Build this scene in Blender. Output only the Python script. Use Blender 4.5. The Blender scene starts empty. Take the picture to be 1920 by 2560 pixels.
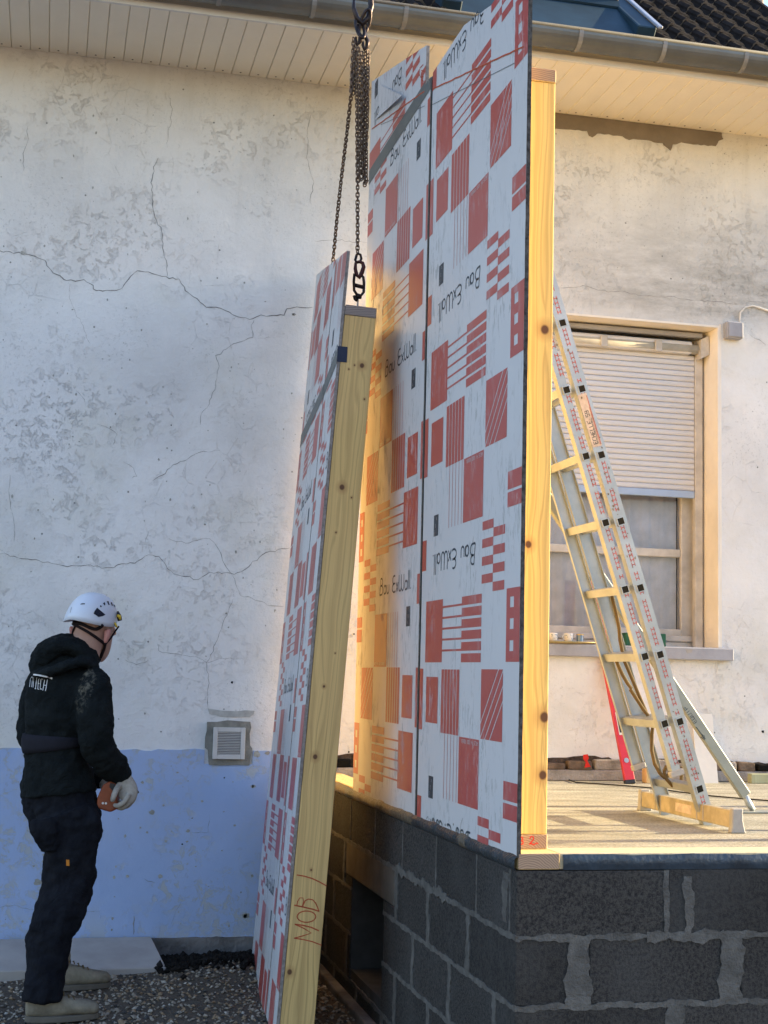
import bpy, bmesh, math, random
from mathutils import Vector, Matrix
from mathutils.bvhtree import BVHTree
random.seed(7)
C = bpy.context.scene.collection
SC = bpy.context.scene
R = math.radians

# ------------------------------------------------------------------ camera
FPX, YAW, PIT, ROLL, CAMZ = 3554.0, R(13.136), R(6.4607), R(1.4227), 1.46
CAM = Vector((0, 0, CAMZ))
Fv = Vector((math.sin(YAW)*math.cos(PIT), math.cos(YAW)*math.cos(PIT), math.sin(PIT)))
Rh = Vector((math.cos(YAW), -math.sin(YAW), 0)); Uh = Rh.cross(Fv)
Rv = Rh*math.cos(ROLL) + Uh*math.sin(ROLL)
Uv = Uh*math.cos(ROLL) - Rh*math.sin(ROLL)
cd = bpy.data.cameras.new('camera'); cam = bpy.data.objects.new('camera', cd); C.objects.link(cam)
cd.sensor_fit = 'HORIZONTAL'; cd.sensor_width = 36; cd.lens = 36*FPX/1920
cd.clip_start = .05; cd.clip_end = 500
cam.matrix_world = Matrix(((Rv.x, Uv.x, -Fv.x, 0), (Rv.y, Uv.y, -Fv.y, 0), (Rv.z, Uv.z, -Fv.z, CAMZ), (0, 0, 0, 1)))
SC.camera = cam

# ------------------------------------------------------------------ light
SUN_EL, SUN_AZ = R(16), R(88)          # azimuth clockwise from +Y
w = bpy.data.worlds.new('World'); SC.world = w; w.use_nodes = True
nt = w.node_tree; sky = nt.nodes.new('ShaderNodeTexSky'); sky.sky_type = 'NISHITA'; sky.sun_disc = False
sky.sun_elevation = SUN_EL; sky.sun_rotation = SUN_AZ; sky.air_density = 1.3; sky.dust_density = .6; sky.ozone_density = 3.0
bg = nt.nodes['Background']; bg.inputs[1].default_value = .15
tm = nt.nodes.new('ShaderNodeMix'); tm.data_type = 'RGBA'; tm.blend_type = 'MULTIPLY'; tm.inputs[0].default_value = 1; tm.inputs[7].default_value = (1.09, .98, 1.03, 1)   # the phone's white balance
nt.links.new(sky.outputs[0], tm.inputs[6]); nt.links.new(tm.outputs[2], bg.inputs[0])
sl = bpy.data.lights.new('sun', 'SUN'); sl.energy = 4.8; sl.angle = R(.5); sl.color = (1, .79, .46)
so = bpy.data.objects.new('sun', sl); C.objects.link(so)
SD = Vector((math.sin(SUN_AZ)*math.cos(SUN_EL), math.cos(SUN_AZ)*math.cos(SUN_EL), math.sin(SUN_EL)))
so.rotation_euler = SD.to_track_quat('Z', 'Y').to_euler(); so.location = (6, 3, 8)
SC.view_settings.view_transform = 'Standard'; SC.view_settings.look = 'None'
SC.view_settings.gamma = 1; SC.view_settings.exposure = 1.72
SC.cycles.max_bounces = 8; SC.cycles.diffuse_bounces = 5

# ------------------------------------------------------------------ geometry of the place (metres)
G = -.05                 # gravel level
YW = 7.70                # face of the house wall
XE = 4.39                # gable end of the house
RX = 4.25                # roof verge
EX = 4.70                # end of the eave
ZE = 4.795               # soffit level
YE = 7.0                 # outer edge of the soffit
X0, Y0 = 1.431, 4.23     # outer corner of the block base and of the standing panel
ZB, ZF, ZP = .871, .883, .92   # block top, slab top, sole timber top

def ray(x, y): return Fv + Rv*((x-960)/FPX) - Uv*((y-1280)/FPX)
def onpl(x, y, P0, n):
    v = ray(x, y); return CAM + v*((Vector(P0)-CAM).dot(n)/v.dot(n))
def onX(x, y, X): return onpl(x, y, (X, 0, 0), Vector((1, 0, 0)))
def onY(x, y, Y): return onpl(x, y, (0, Y, 0), Vector((0, 1, 0)))
def onZ(x, y, Z): return onpl(x, y, (0, 0, Z), Vector((0, 0, 1)))

# ------------------------------------------------------------------ materials
class N:
    def __init__(s, name, rough=.8, spec=.3, metal=0):
        s.m = bpy.data.materials.new(name); s.m.use_nodes = True; s.t = s.m.node_tree
        s.b = s.t.nodes['Principled BSDF']; s.b.inputs['Roughness'].default_value = rough
        s.b.inputs['Specular IOR Level'].default_value = spec; s.b.inputs['Metallic'].default_value = metal
        s._co = None
    def n(s, t, **k):
        o = s.t.nodes.new('ShaderNode'+t)
        for a, v in k.items(): setattr(o, a, v)
        return o
    def set(s, sock, v):
        if isinstance(v, (int, float)): sock.default_value = v
        elif isinstance(v, (tuple, list, Vector)):
            v = tuple(v); sock.default_value = v if len(v) != 3 or len(sock.default_value) == 3 else v+(1,)
        else: s.t.links.new(v, sock)
    def co(s):
        if s._co is None: s._co = s.n('TexCoord').outputs['Object']
        return s._co
    def mp(s, scale=(1, 1, 1), loc=(0, 0, 0)):
        o = s.n('Mapping'); s.set(o.inputs[0], s.co()); o.inputs['Scale'].default_value = scale; s.set(o.inputs['Location'], loc); return o.outputs[0]
    def noise(s, scale=5, detail=4, rough=.55, vec=None, w=None, dist=0):
        o = s.n('TexNoise'); o.inputs['Scale'].default_value = scale; o.inputs['Detail'].default_value = detail
        o.inputs['Roughness'].default_value = rough; o.inputs['Distortion'].default_value = dist
        if w is not None: o.noise_dimensions = '4D'; s.set(o.inputs['W'], w)
        s.set(o.inputs['Vector'], vec or s.co()); return o.outputs[0]
    def vor(s, scale=5, vec=None, feature='F1', out=0, rnd=1):
        o = s.n('TexVoronoi', feature=feature); o.inputs['Scale'].default_value = scale; o.inputs['Randomness'].default_value = rnd; s.set(o.inputs['Vector'], vec or s.co()); return o.outputs[out]
    def ramp(s, f, a, b, lo=0., hi=1.):
        o = s.n('MapRange'); s.set(o.inputs[0], f); o.inputs[1].default_value = a; o.inputs[2].default_value = b; o.inputs[3].default_value = lo; o.inputs[4].default_value = hi; return o.outputs[0]
    def mix(s, f, a, b, mode='MIX'):
        o = s.n('Mix', data_type='RGBA', blend_type=mode); s.set(o.inputs[0], f); s.set(o.inputs[6], a); s.set(o.inputs[7], b); return o.outputs[2]
    def ma(s, op, a, b=0., c=None):
        o = s.n('Math', operation=op); s.set(o.inputs[0], a); s.set(o.inputs[1], b)
        if c is not None: s.set(o.inputs[2], c)
        return o.outputs[0]
    def vm(s, op, a, b=(0, 0, 0), out=0):
        o = s.n('VectorMath', operation=op); s.set(o.inputs[0], a); s.set(o.inputs[1], b); return o.outputs[out]
    def rnd(s): return s.n('ObjectInfo').outputs['Random']
    def col(s, c): s.set(s.b.inputs['Base Color'], c); return s
    def rough(s, r): s.set(s.b.inputs['Roughness'], r); return s
    def bump(s, h, st=.3, d=.01):
        o = s.n('Bump'); o.inputs['Strength'].default_value = st; o.inputs['Distance'].default_value = d
        s.set(o.inputs['Height'], h); s.t.links.new(o.outputs[0], s.b.inputs['Normal']); return s

def simple(name, c, rough=.7, spec=.3, metal=0, var=.15, sc=12, bs=.15, bd=.004):
    k = N(name, rough, spec, metal); f = k.noise(sc, 6, .6, w=k.ma('MULTIPLY', k.rnd(), 30))
    lo = tuple(x*(1-var) for x in c); hi = tuple(min(1, x*(1+var)) for x in c)
    k.col(k.mix(k.ramp(f, .35, .65), lo, hi)); k.bump(k.noise(sc*6, 4), bs, bd); return k.m

def wood(name, base=(.60, .42, .17), dark=(.36, .20, .07), across='X', knots=(), wob=.35, freq=62, bright=1.):
    """pine: long grain along Z; knots = (a, z, r) in metres in the object's own axes"""
    k = N(name, .62, .25)
    sep = k.n('SeparateXYZ'); k.set(sep.inputs[0], k.co())
    ax = sep.outputs[{'X': 0, 'Y': 1}[across]]; az = sep.outputs[2]
    warp = k.noise(1, 2, .5, vec=k.mp((9, 9, 1.3)))
    val = k.ma('ADD', ax, k.ma('MULTIPLY', k.ma('SUBTRACT', warp, .5), wob*.30))
    dk = None; rs = None
    for (a, z, r) in knots:
        dx = k.ma('SUBTRACT', ax, a); dz = k.ma('MULTIPLY', k.ma('SUBTRACT', az, z), .30)
        d2 = k.ma('SQRT', k.ma('ADD', k.ma('MULTIPLY', dx, dx), k.ma('MULTIPLY', dz, dz)))
        g = k.ramp(d2, r*4.6, 0, 0, 1); sg = k.ma('SIGN', dx)
        val = k.ma('ADD', val, k.ma('MULTIPLY', k.ma('MULTIPLY', g, g), k.ma('MULTIPLY', sg, r*1.5)))
        dz1 = k.ma('MULTIPLY', dz, 2.9); d1 = k.ma('SQRT', k.ma('ADD', k.ma('MULTIPLY', dx, dx), k.ma('MULTIPLY', dz1, dz1)))
        m = k.ramp(d1, r*1.25, r*.8, 0, 1); m2 = k.ramp(d1, r*3.2, r*1.0, 0, .6)
        dk = m if dk is None else k.ma('MAXIMUM', dk, m); rs = m2 if rs is None else k.ma('MAXIMUM', rs, m2)
    fine = k.noise(1, 5, .6, vec=k.mp((260, 260, 3)))
    s1 = k.ma('SINE', k.ma('MULTIPLY', val, freq*6.28)); s2 = k.ma('SINE', k.ma('MULTIPLY', val, freq*.37*6.28))
    f = k.ma('MAXIMUM', k.ramp(s1, .35, 1.0, 0, .75), k.ramp(s2, .2, 1.0, 0, .6))
    f = k.ma('MULTIPLY', f, k.ramp(k.noise(2.2, 3), .3, .7, .45, 1.))
    c = k.mix(f, tuple(x*bright for x in base), tuple(x*.40+y*.34 for x, y in zip(base, dark)))
    c = k.mix(k.ramp(fine, .35, .7, 0, .32), c, dark)
    c = k.mix(k.ramp(k.noise(1.1, 4), .5, .8, 0, .35), c, (base[0]*.86, base[1]*.95, base[2]*.7))
    if dk is not None:
        c = k.mix(rs, c, (dark[0]*.95, dark[1]*.85, dark[2]*.8)); c = k.mix(dk, c, (.13, .062, .03))
    k.col(c); k.bump(k.ma('ADD', fine, k.ma('MULTIPLY', f, .4)), .25, .002); return k.m

def endgrain(name, c=(.45, .30, .20)):
    k = N(name, .8, .2); d = k.vm('LENGTH', k.mp((1, .2, 1), (-.04, 0, .06)), out=1)
    f = k.ramp(k.ma('SINE', k.ma('MULTIPLY', k.ma('ADD', d, k.ma('MULTIPLY', k.noise(9, 3), .03)), 900)), -1, 1)
    k.col(k.mix(f, c, tuple(x*.6 for x in c))); k.bump(k.noise(300, 3), .2, .002); return k.m

def plaster():
    k = N('wall_plaster', .92, .15)
    sep = k.n('SeparateXYZ'); k.set(sep.inputs[0], k.co())
    big = k.noise(.9, 3); fine = k.noise(28, 6, .7)
    yel = k.noise(1.7, 5, .6, vec=k.mp((1, 1, 1), (7, 3, 1)))
    c = k.mix(k.ramp(big, .35, .65), (.72, .715, .71), (.80, .795, .785))
    high = k.ramp(sep.outputs[2], 3.0, 4.7, 0, .35)
    c = k.mix(k.ma('MAXIMUM', k.ramp(yel, .5, .72, 0, .5), high), c, (.64, .62, .52))
    # broad soft soiling
    soft = k.ramp(k.noise(1.6, 7, .62, vec=k.mp((1, 1, 1), (2, 5, 5))), .44, .68, 0, .42)
    c = k.mix(soft, c, (.47, .465, .45))
    # clusters of small flaked spots and scrapes, at two sizes
    clus = k.ramp(k.noise(1.5, 5, .65, vec=k.mp((1, 1, 1.2), (2, 0, 5))), .47, .66)
    fl1 = k.ma('MULTIPLY', k.ramp(k.noise(15, 14, .78, dist=.5), .535, .565), clus)
    clus2 = k.ramp(k.noise(2.3, 5, .7, vec=k.mp((1, 1, 1), (9, 2, 1))), .46, .60)
    fl2 = k.ma('MULTIPLY', k.ramp(k.noise(46, 10, .8), .55, .585), clus2)
    c = k.mix(k.ma('MULTIPLY', fl1, .24), c, (.37, .37, .365)); c = k.mix(k.ma('MULTIPLY', fl2, .42), c, (.31, .31, .30))
    # hair cracks
    ed = k.vor(3.4, vec=k.vm('ADD', k.mp((1, 1, .7)), k.vm('SCALE', k.co(), (0, 0, 0))), feature='DISTANCE_TO_EDGE')
    ed = k.ma('ADD', ed, k.ma('MULTIPLY', k.ma('SUBTRACT', k.noise(9, 6, .7), .5), .16))
    hair = k.ma('MULTIPLY', k.ramp(k.ma('ABSOLUTE', ed), .006, .001), k.ramp(k.noise(1.9, 4, vec=k.mp((1, 1, 1), (5, 5, 0))), .52, .60))
    c = k.mix(k.ma('MULTIPLY', hair, .15), c, (.30, .29, .28))
    # rain streaks under the eave
    run = k.ma('MULTIPLY', k.ramp(k.noise(1, 5, .6, vec=k.mp((9, 9, .5))), .55, .75, 0, .35), k.ramp(sep.outputs[2], 3.2, 4.6))
    c = k.mix(run, c, (.50, .48, .42))
    band = k.ma('MULTIPLY', k.ramp(sep.outputs[2], 3.60, 3.72), k.ramp(sep.outputs[2], 4.45, 3.95)); band = k.ma('MULTIPLY', band, k.ramp(sep.outputs[0], 1.5, 2.4))
    c = k.mix(k.ma('MULTIPLY', band, k.ramp(k.noise(6, 12, .78, vec=k.mp((.45, 1, 1.3))), .38, .60, .3, .85)), c, (.33, .32, .295))
    v = k.vor(9); c = k.mix(k.ramp(k.ma('ADD', v, k.ramp(k.noise(4, 2), .2, .5, .12, 0)), .06, .03), c, (.20, .20, .19))
    k.col(c)
    h = k.ma('ADD', k.ma('MULTIPLY', fine, .45), k.ma('MULTIPLY', k.noise(6, 6, .65), .75))
    h = k.ma('SUBTRACT', h, k.ma('ADD', k.ma('MULTIPLY', fl1, .25), k.ma('MULTIPLY', hair, .12)))
    k.bump(h, .75, .016); return k.m

def bluepaint():
    k = N('blue_paint', .85, .2)
    c = k.mix(k.ramp(k.noise(1.6, 6), .35, .65), (.33, .44, .68), (.40, .50, .73))
    chip = k.ma('MULTIPLY', k.ramp(k.noise(13, 13, .78, dist=.5), .52, .555), k.ramp(k.noise(1.9, 5, .6, vec=k.mp((1, 1, 1), (3, 0, 8))), .47, .56))
    sep = k.n('SeparateXYZ'); k.set(sep.inputs[0], k.co())
    low = k.ramp(sep.outputs[2], .32, .06, 0, .9)
    chip = k.ma('MAXIMUM', chip, k.ma('MULTIPLY', low, k.ramp(k.noise(8, 8, .7), .50, .54)))
    c = k.mix(k.ma('MULTIPLY', chip, .7), c, (.44, .45, .42))
    c = k.mix(k.ramp(k.noise(5, 10, .75, vec=k.mp((1, 1, 1), (4, 4, 4))), .52, .7, 0, .45), c, (.42, .47, .56))
    k.col(c); k.bump(k.ma('SUBTRACT', k.noise(14, 6), k.ma('MULTIPLY', chip, .7)), .4, .008); return k.m

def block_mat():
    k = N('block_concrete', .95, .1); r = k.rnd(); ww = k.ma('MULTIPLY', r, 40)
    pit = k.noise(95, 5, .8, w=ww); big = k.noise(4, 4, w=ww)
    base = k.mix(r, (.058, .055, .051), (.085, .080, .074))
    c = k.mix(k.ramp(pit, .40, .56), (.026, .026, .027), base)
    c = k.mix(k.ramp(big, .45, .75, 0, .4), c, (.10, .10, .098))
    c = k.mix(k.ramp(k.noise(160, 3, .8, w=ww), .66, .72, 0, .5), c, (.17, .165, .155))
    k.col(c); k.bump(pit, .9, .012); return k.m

def floor_mat():
    k = N('slab_concrete', .9, .2)
    st = k.noise(1, 6, .65, vec=k.mp((2.2, 9, 1))); g = k.noise(95, 5, .8)
    c = k.mix(k.ramp(st, .35, .68), (.36, .35, .29), (.70, .69, .60))
    c = k.mix(k.ramp(g, .46, .58, 0, .6), c, (.13, .115, .09)); c = k.mix(k.ramp(k.noise(230, 3), .60, .66), c, (.66, .62, .54))
    k.col(c); k.bump(k.ma('ADD', g, st), 1, .02); return k.m

def gravel_mat(name, a, b):
    k = N(name, .9, .25); r = k.rnd(); c = k.mix(k.vor(55, out=1), a, b); k.col(k.mix(k.noise(40, 5, .8), c, tuple(x*.4 for x in a))); k.bump(k.noise(90, 5), .8, .01); return k.m

def board_mat(name, base, scuff=(.36, .36, .35)):
    k = N(name, .38, .4)
    a = k.ma('MULTIPLY', k.ramp(k.noise(1, 9, .75, vec=k.mp((30, 30, 9)), dist=.8), .52, .58), k.ramp(k.noise(3.2, 4, .6), .44, .60))
    b = k.ramp(k.noise(2.6, 5, .6, vec=k.mp((1, 1, .5), (3, 1, 2))), .45, .75, 0, .22)
    c = k.mix(b, base, tuple(x*.8 for x in base)); c = k.mix(k.ma('MULTIPLY', a, .75), c, scuff)
    k.col(c); k.rough(k.ramp(a, 0, 1, .36, .7)); k.bump(k.noise(1, 5, .6, vec=k.mp((160, 160, 22))), .05, .001); return k.m

M = {}
M['plaster'] = plaster(); M['blue'] = bluepaint(); M['block'] = block_mat(); M['floor'] = floor_mat()
M['mortar'] = simple('mortar', (.112, .108, .10), .95, .1, var=.25, sc=20, bs=.8, bd=.01)
M['mortar_dark'] = simple('mortar_recess', (.07, .07, .07), .95, .1)
M['cement'] = simple('cement_patch', (.22, .19, .155), .95, .1, var=.12, sc=7, bs=.3, bd=.006)
M['cement_grey'] = simple('cement_grey', (.23, .225, .20), .95, .1, var=.25, sc=14, bs=.6, bd=.006)
M['footing'] = simple('footing_concrete', (.17, .16, .155), .95, .1, var=.4, sc=6, bs=.8, bd=.012)
M['soffit'] = simple('soffit_pvc', (.82, .76, .64), .45, .4, var=.03, sc=3, bs=.02)
M['trim'] = simple('white_trim', (.68, .66, .62), .5, .4, var=.06, sc=6)
M['cream'] = simple('cream_reveal', (.80, .74, .65), .85, .2, var=.06, sc=5)
M['shutter'] = simple('shutter_pvc', (.59, .585, .60), .5, .35, var=.06, sc=2)
M['shutter_bar'] = simple('shutter_bar_blue', (.34, .44, .62), .5, .4, var=.08, sc=5)
M['frame'] = simple('old_window_paint', (.52, .49, .45), .6, .3, var=.18, sc=9, bs=.3)
M['sill'] = simple('sill_grey_blue', (.33, .335, .37), .85, .2, var=.12, sc=7, bs=.3)
M['curtain'] = simple('net_curtain', (.50, .49, .55), .95, .1, var=.12, sc=9)
M['zinc'] = simple('zinc_gutter', (.15, .155, .15), .42, .5, .55, var=.14, sc=5)
M['tile'] = simple('roof_tile', (.026, .021, .019), 1, .05, var=.35, sc=8, bs=.5)
M['tile_edge'] = simple('tile_nose_pale', (.15, .125, .105), .8, .25, var=.4, sc=20)
M['flash'] = simple('blue_grey_flashing', (.012, .035, .055), .6, .3, .0, var=.25, sc=4)
M['flash_edge'] = simple('flashing_edge', (.40, .42, .47), .4, .5, .3, var=.1)
M['glassdark'] = simple('skylight_glass', (.02, .03, .035), .08, .6)
M['white'] = board_mat('panel_face_white', (.56, .565, .575)); M['red'] = board_mat('panel_print_red', (.42, .075, .065), (.50, .34, .33))
M['ink'] = simple('panel_ink_dark', (.035, .05, .065), .5, .3)
M['edge'] = simple('panel_board_edge', (.085, .08, .075), .95, .1, var=.5, sc=60, bs=.9, bd=.006)
M['edge_l'] = simple('panel_board_edge_light', (.26, .23, .21), .95, .1, var=.3, sc=60, bs=.6, bd=.004)
M['back'] = wood('panel_back_sheathing', (.78, .60, .32), (.42, .27, .12), 'Y')
M['joint'] = simple('joint_strip_dark', (.035, .042, .04), .6, .3, var=.3)
M['tape'] = simple('grey_tape', (.115, .125, .12), .5, .35, var=.08)
M['navy'] = simple('navy_tape', (.012, .018, .045), .5, .35)
M['membrane'] = simple('dark_membrane', (.020, .030, .038), .38, .5, var=.4, sc=9, bs=.5, bd=.02)
M['membrane_b'] = simple('brown_membrane', (.09, .075, .055), .42, .5, var=.3, sc=9, bs=.5, bd=.02)
M['pine'] = wood('pine_timber', (.74, .55, .26), (.40, .24, .10), 'X')
M['endg'] = endgrain('pine_endgrain'); M['endg2'] = endgrain('pine_endgrain_grey', (.33, .27, .24))
M['chain'] = simple('rusty_chain', (.13, .078, .045), .45, .5, .25, var=.4, sc=60)
M['steel_d'] = simple('dark_steel', (.035, .024, .022), .35, .5, .7, var=.3, sc=40)
M['alu'] = simple('ladder_aluminium', (.40, .43, .44), .42, .5, .55, var=.12, sc=9, bs=.15)
M['alu_d'] = simple('tube_dark_core', (.02, .018, .012), .8, .2)
M['redmark'] = simple('ladder_red_print', (.42, .12, .11), .7, .2, var=.4, sc=60)
M['plastic'] = simple('grey_plastic', (.36, .35, .33), .6, .3)
M['black'] = simple('black_plastic', (.015, .015, .017), .5, .4)
M['strap'] = simple('olive_strap', (.13, .09, .04), .8, .2)
M['prop'] = simple('prop_grey_steel', (.30, .31, .27), .5, .4, .4, var=.1)
M['redlevel'] = simple('red_spirit_level', (.55, .02, .03), .35, .5, var=.08)
M['sticker'] = simple('paper_sticker', (.60, .50, .42), .7, .2, var=.2, sc=30)
M['crayon'] = simple('red_crayon', (.42, .09, .04), .8, .2, var=.25, sc=90)
M['crayon_r'] = simple('bright_red_marker', (.65, .03, .02), .7, .2)
M['crack'] = simple('crack_dark', (.24, .235, .225), 1, .05, var=.4, sc=30)
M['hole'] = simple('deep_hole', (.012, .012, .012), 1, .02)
M['gravel'] = gravel_mat('gravel_ground', (.16, .125, .09), (.085, .07, .055))
M['soil'] = simple('dark_soil', (.022, .019, .017), .95, .1, var=.5, sc=30, bs=1, bd=.02)
M['slabs'] = simple('pale_concrete_slab', (.38, .35, .325), .85, .2, var=.10, sc=6, bs=.2)
M['brick'] = simple('rubble_brown', (.16, .115, .085), .95, .1, var=.35, sc=12, bs=.8, bd=.01)
M['rubble'] = simple('rubble_grey', (.30, .27, .245), .95, .1, var=.3, sc=12, bs=.8, bd=.01)
M['vent'] = simple('vent_plastic', (.56, .55, .53), .5, .35, var=.06)
M['ventd'] = simple('vent_dark', (.05, .05, .07), .8, .2)
M['mug'] = simple('white_mug', (.72, .70, .66), .25, .5, var=.03)
M['tray'] = simple('brass_tray', (.45, .33, .14), .35, .5, .6)
M['tin'] = simple('blue_tin', (.16, .24, .36), .3, .5, .5)
M['green'] = simple('green_box', (.015, .09, .05), .6, .3)
M['bark'] = simple('bare_bark', (.30, .26, .23), .9, .2, var=.3, sc=20)

# ------------------------------------------------------------------ mesh helpers
W = {}
def wm(o): return W.get(o.name, Matrix.Identity(4)) if o else Matrix.Identity(4)
def tag(o, label=None, cat=None, group=None, kind=None):
    for k, v in (('label', label), ('category', cat), ('group', group), ('kind', kind)):
        if v: o[k] = v
    return o
def thing(name, label, cat, mat=None, group=None):
    o = bpy.data.objects.new(name, None); C.objects.link(o); o.empty_display_size = .1
    if mat is None: mat = Matrix.Identity(4)
    elif not isinstance(mat, Matrix): mat = Matrix.Translation(mat)
    o.matrix_world = mat; W[o.name] = mat.copy(); return tag(o, label, cat, group)
def bevel(o, wd=.002, seg=1):
    b = o.modifiers.new('bevel', 'BEVEL'); b.width = wd; b.segments = seg; b.limit_method = 'ANGLE'; b.angle_limit = R(40); return o
class MB:
    def __init__(s): s.v = []; s.f = []; s.mi = []; s.cur = 0
    def add(s, vs, fs):
        n = len(s.v); s.v += [Vector(p) for p in vs]; s.f += [tuple(i+n for i in f) for f in fs]; s.mi += [s.cur]*len(fs); return s
    def box(s, a, b):
        x0, y0, z0 = a; x1, y1, z1 = b
        return s.add([(x0,y0,z0),(x1,y0,z0),(x1,y1,z0),(x0,y1,z0),(x0,y0,z1),(x1,y0,z1),(x1,y1,z1),(x0,y1,z1)],
                     [(0,3,2,1),(4,5,6,7),(0,1,5,4),(1,2,6,5),(2,3,7,6),(3,0,4,7)])
    def obox(s, c, ax, ay, az):
        """box from centre and three half-axis vectors"""
        c, ax, ay, az = map(Vector, (c, ax, ay, az)); vs = []
        for k in (-1, 1):
            for (i, j) in ((-1,-1),(1,-1),(1,1),(-1,1)): vs.append(c+ax*i+ay*j+az*k)
        return s.add(vs, [(0,3,2,1),(4,5,6,7),(0,1,5,4),(1,2,6,5),(2,3,7,6),(3,0,4,7)])
    def prism(s, poly, d):
        """polygon (3-D points) pushed along d"""
        d = Vector(d); n = len(poly); p = [Vector(q) for q in poly]
        return s.add(p+[q+d for q in p], [tuple(range(n))[::-1], tuple(range(n, 2*n))]+[(i, (i+1) % n, n+(i+1) % n, n+i) for i in range(n)])
    def tube(s, pts, r, n=8, cap=True, flat=None):
        pts = [Vector(p) for p in pts]; m = len(pts); rs = r if isinstance(r, (list, tuple)) else [r]*m
        up = None; vs = []
        for i, p in enumerate(pts):
            t = (pts[min(i+1, m-1)]-pts[max(i-1, 0)]).normalized()
            if up is None: up = t.orthogonal().normalized() if flat is None else (flat-t*flat.dot(t)).normalized()
            up = (up-t*up.dot(t)).normalized(); sd = t.cross(up)
            for k in range(n):
                a = 2*math.pi*k/n; vs.append(p+(up*math.cos(a)+sd*math.sin(a))*rs[i])
        fs = [(i*n+k, i*n+(k+1) % n, (i+1)*n+(k+1) % n, (i+1)*n+k) for i in range(m-1) for k in range(n)]
        if cap: fs += [tuple(range(n))[::-1], tuple(range((m-1)*n, m*n))]
        return s.add(vs, fs)
    def loft(s, secs, n=20, sq=1.):
        """secs: (centre, u, v) with u, v half-axis vectors"""
        vs = []
        for c, u, v in secs:
            for k in range(n):
                a = 2*math.pi*k/n; ca, sa = math.cos(a), math.sin(a)
                vs.append(c+u*math.copysign(abs(ca)**sq, ca)+v*math.copysign(abs(sa)**sq, sa))
        m = len(secs); fs = [(i*n+k, i*n+(k+1) % n, (i+1)*n+(k+1) % n, (i+1)*n+k) for i in range(m-1) for k in range(n)]
        fs += [tuple(range(n))[::-1], tuple(range((m-1)*n, m*n))]
        return s.add(vs, fs)
    def lathe(s, c, prof, n=20, axis='Z'):
        vs = []; c = Vector(c)
        for r, h in prof:
            for k in range(n):
                a = 2*math.pi*k/n
                d = Vector((r*math.cos(a), r*math.sin(a), h)) if axis == 'Z' else Vector((r*math.cos(a), h, r*math.sin(a))) if axis == 'Y' else Vector((h, r*math.cos(a), r*math.sin(a)))
                vs.append(c+d)
        m = len(prof); fs = [(i*n+k, i*n+(k+1) % n, (i+1)*n+(k+1) % n, (i+1)*n+k) for i in range(m-1) for k in range(n)]
        fs += [tuple(range(n))[::-1], tuple(range((m-1)*n, m*n))]
        return s.add(vs, fs)
    def ribbon(s, pts, wd, nrm, lift=0., taper=False, th=0.0006):
        """flat stroke lying on a surface with normal nrm"""
        nrm = Vector(nrm).normalized(); pts = [Vector(p)+nrm*lift for p in pts]; m = len(pts); vs = []
        for i, p in enumerate(pts):
            t = (pts[min(i+1, m-1)]-pts[max(i-1, 0)]).normalized(); sd = t.cross(nrm)
            w_ = wd[i] if isinstance(wd, (list, tuple)) else wd
            if taper: w_ *= min(1, .25+min(i, m-1-i)*.5)
            vs += [p-sd*w_/2, p+sd*w_/2]
        return s.add(vs, [(2*i, 2*i+1, 2*i+3, 2*i+2) for i in range(m-1)])
    def build(s, name, mat, parent=None, smooth=False, local=False, label=None):
        me = bpy.data.meshes.new(name); inv = wm(parent).inverted()
        me.from_pydata([v if local else inv @ v for v in s.v], [], s.f)
        for m_ in (mat if isinstance(mat, list) else [mat]): me.materials.append(m_)
        if isinstance(mat, list):
            for p, i in zip(me.polygons, s.mi): p.material_index = i
        bm = bmesh.new(); bm.from_mesh(me); bmesh.ops.recalc_face_normals(bm, faces=bm.faces[:]) if name not in ('crack', 'print', 'ink', 'pock_marks') else None
        bm.to_mesh(me); bm.free()
        if smooth:
            for p in me.polygons: p.use_smooth = True
        o = bpy.data.objects.new(name, me); C.objects.link(o)
        if parent: o.parent = parent; W[o.name] = wm(parent).copy()
        else: W[o.name] = Matrix.Identity(4)
        if label: o['label'] = label
        return o
def inst(src, parent, mat_world, name=None):
    """a copy of one part sharing its mesh, placed at mat_world"""
    o = src.copy(); C.objects.link(o); o.parent = parent; o.matrix_parent_inverse = Matrix.Identity(4)
    o.matrix_basis = wm(parent).inverted() @ mat_world; W[o.name] = mat_world.copy(); return o
def place(o, parent, mat_world):
    o.matrix_basis = wm(parent).inverted() @ mat_world; W[o.name] = mat_world.copy(); return o
def bx(name, a, b, mat, parent=None, bv=.0, label=None):
    o = MB().box(a, b).build(name, mat, parent, label=label)
    if bv: bevel(o, bv)
    return o
def jag(a, b, n, amp, seed=0):
    rr = random.Random(seed); a, b = Vector(a), Vector(b); return [a.lerp(b, i/n) + Vector((rr.uniform(-amp, amp) if a.y == b.y else 0, rr.uniform(-amp, amp) if a.x == b.x else 0, rr.uniform(-amp, amp))) for i in range(n+1)]

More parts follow.
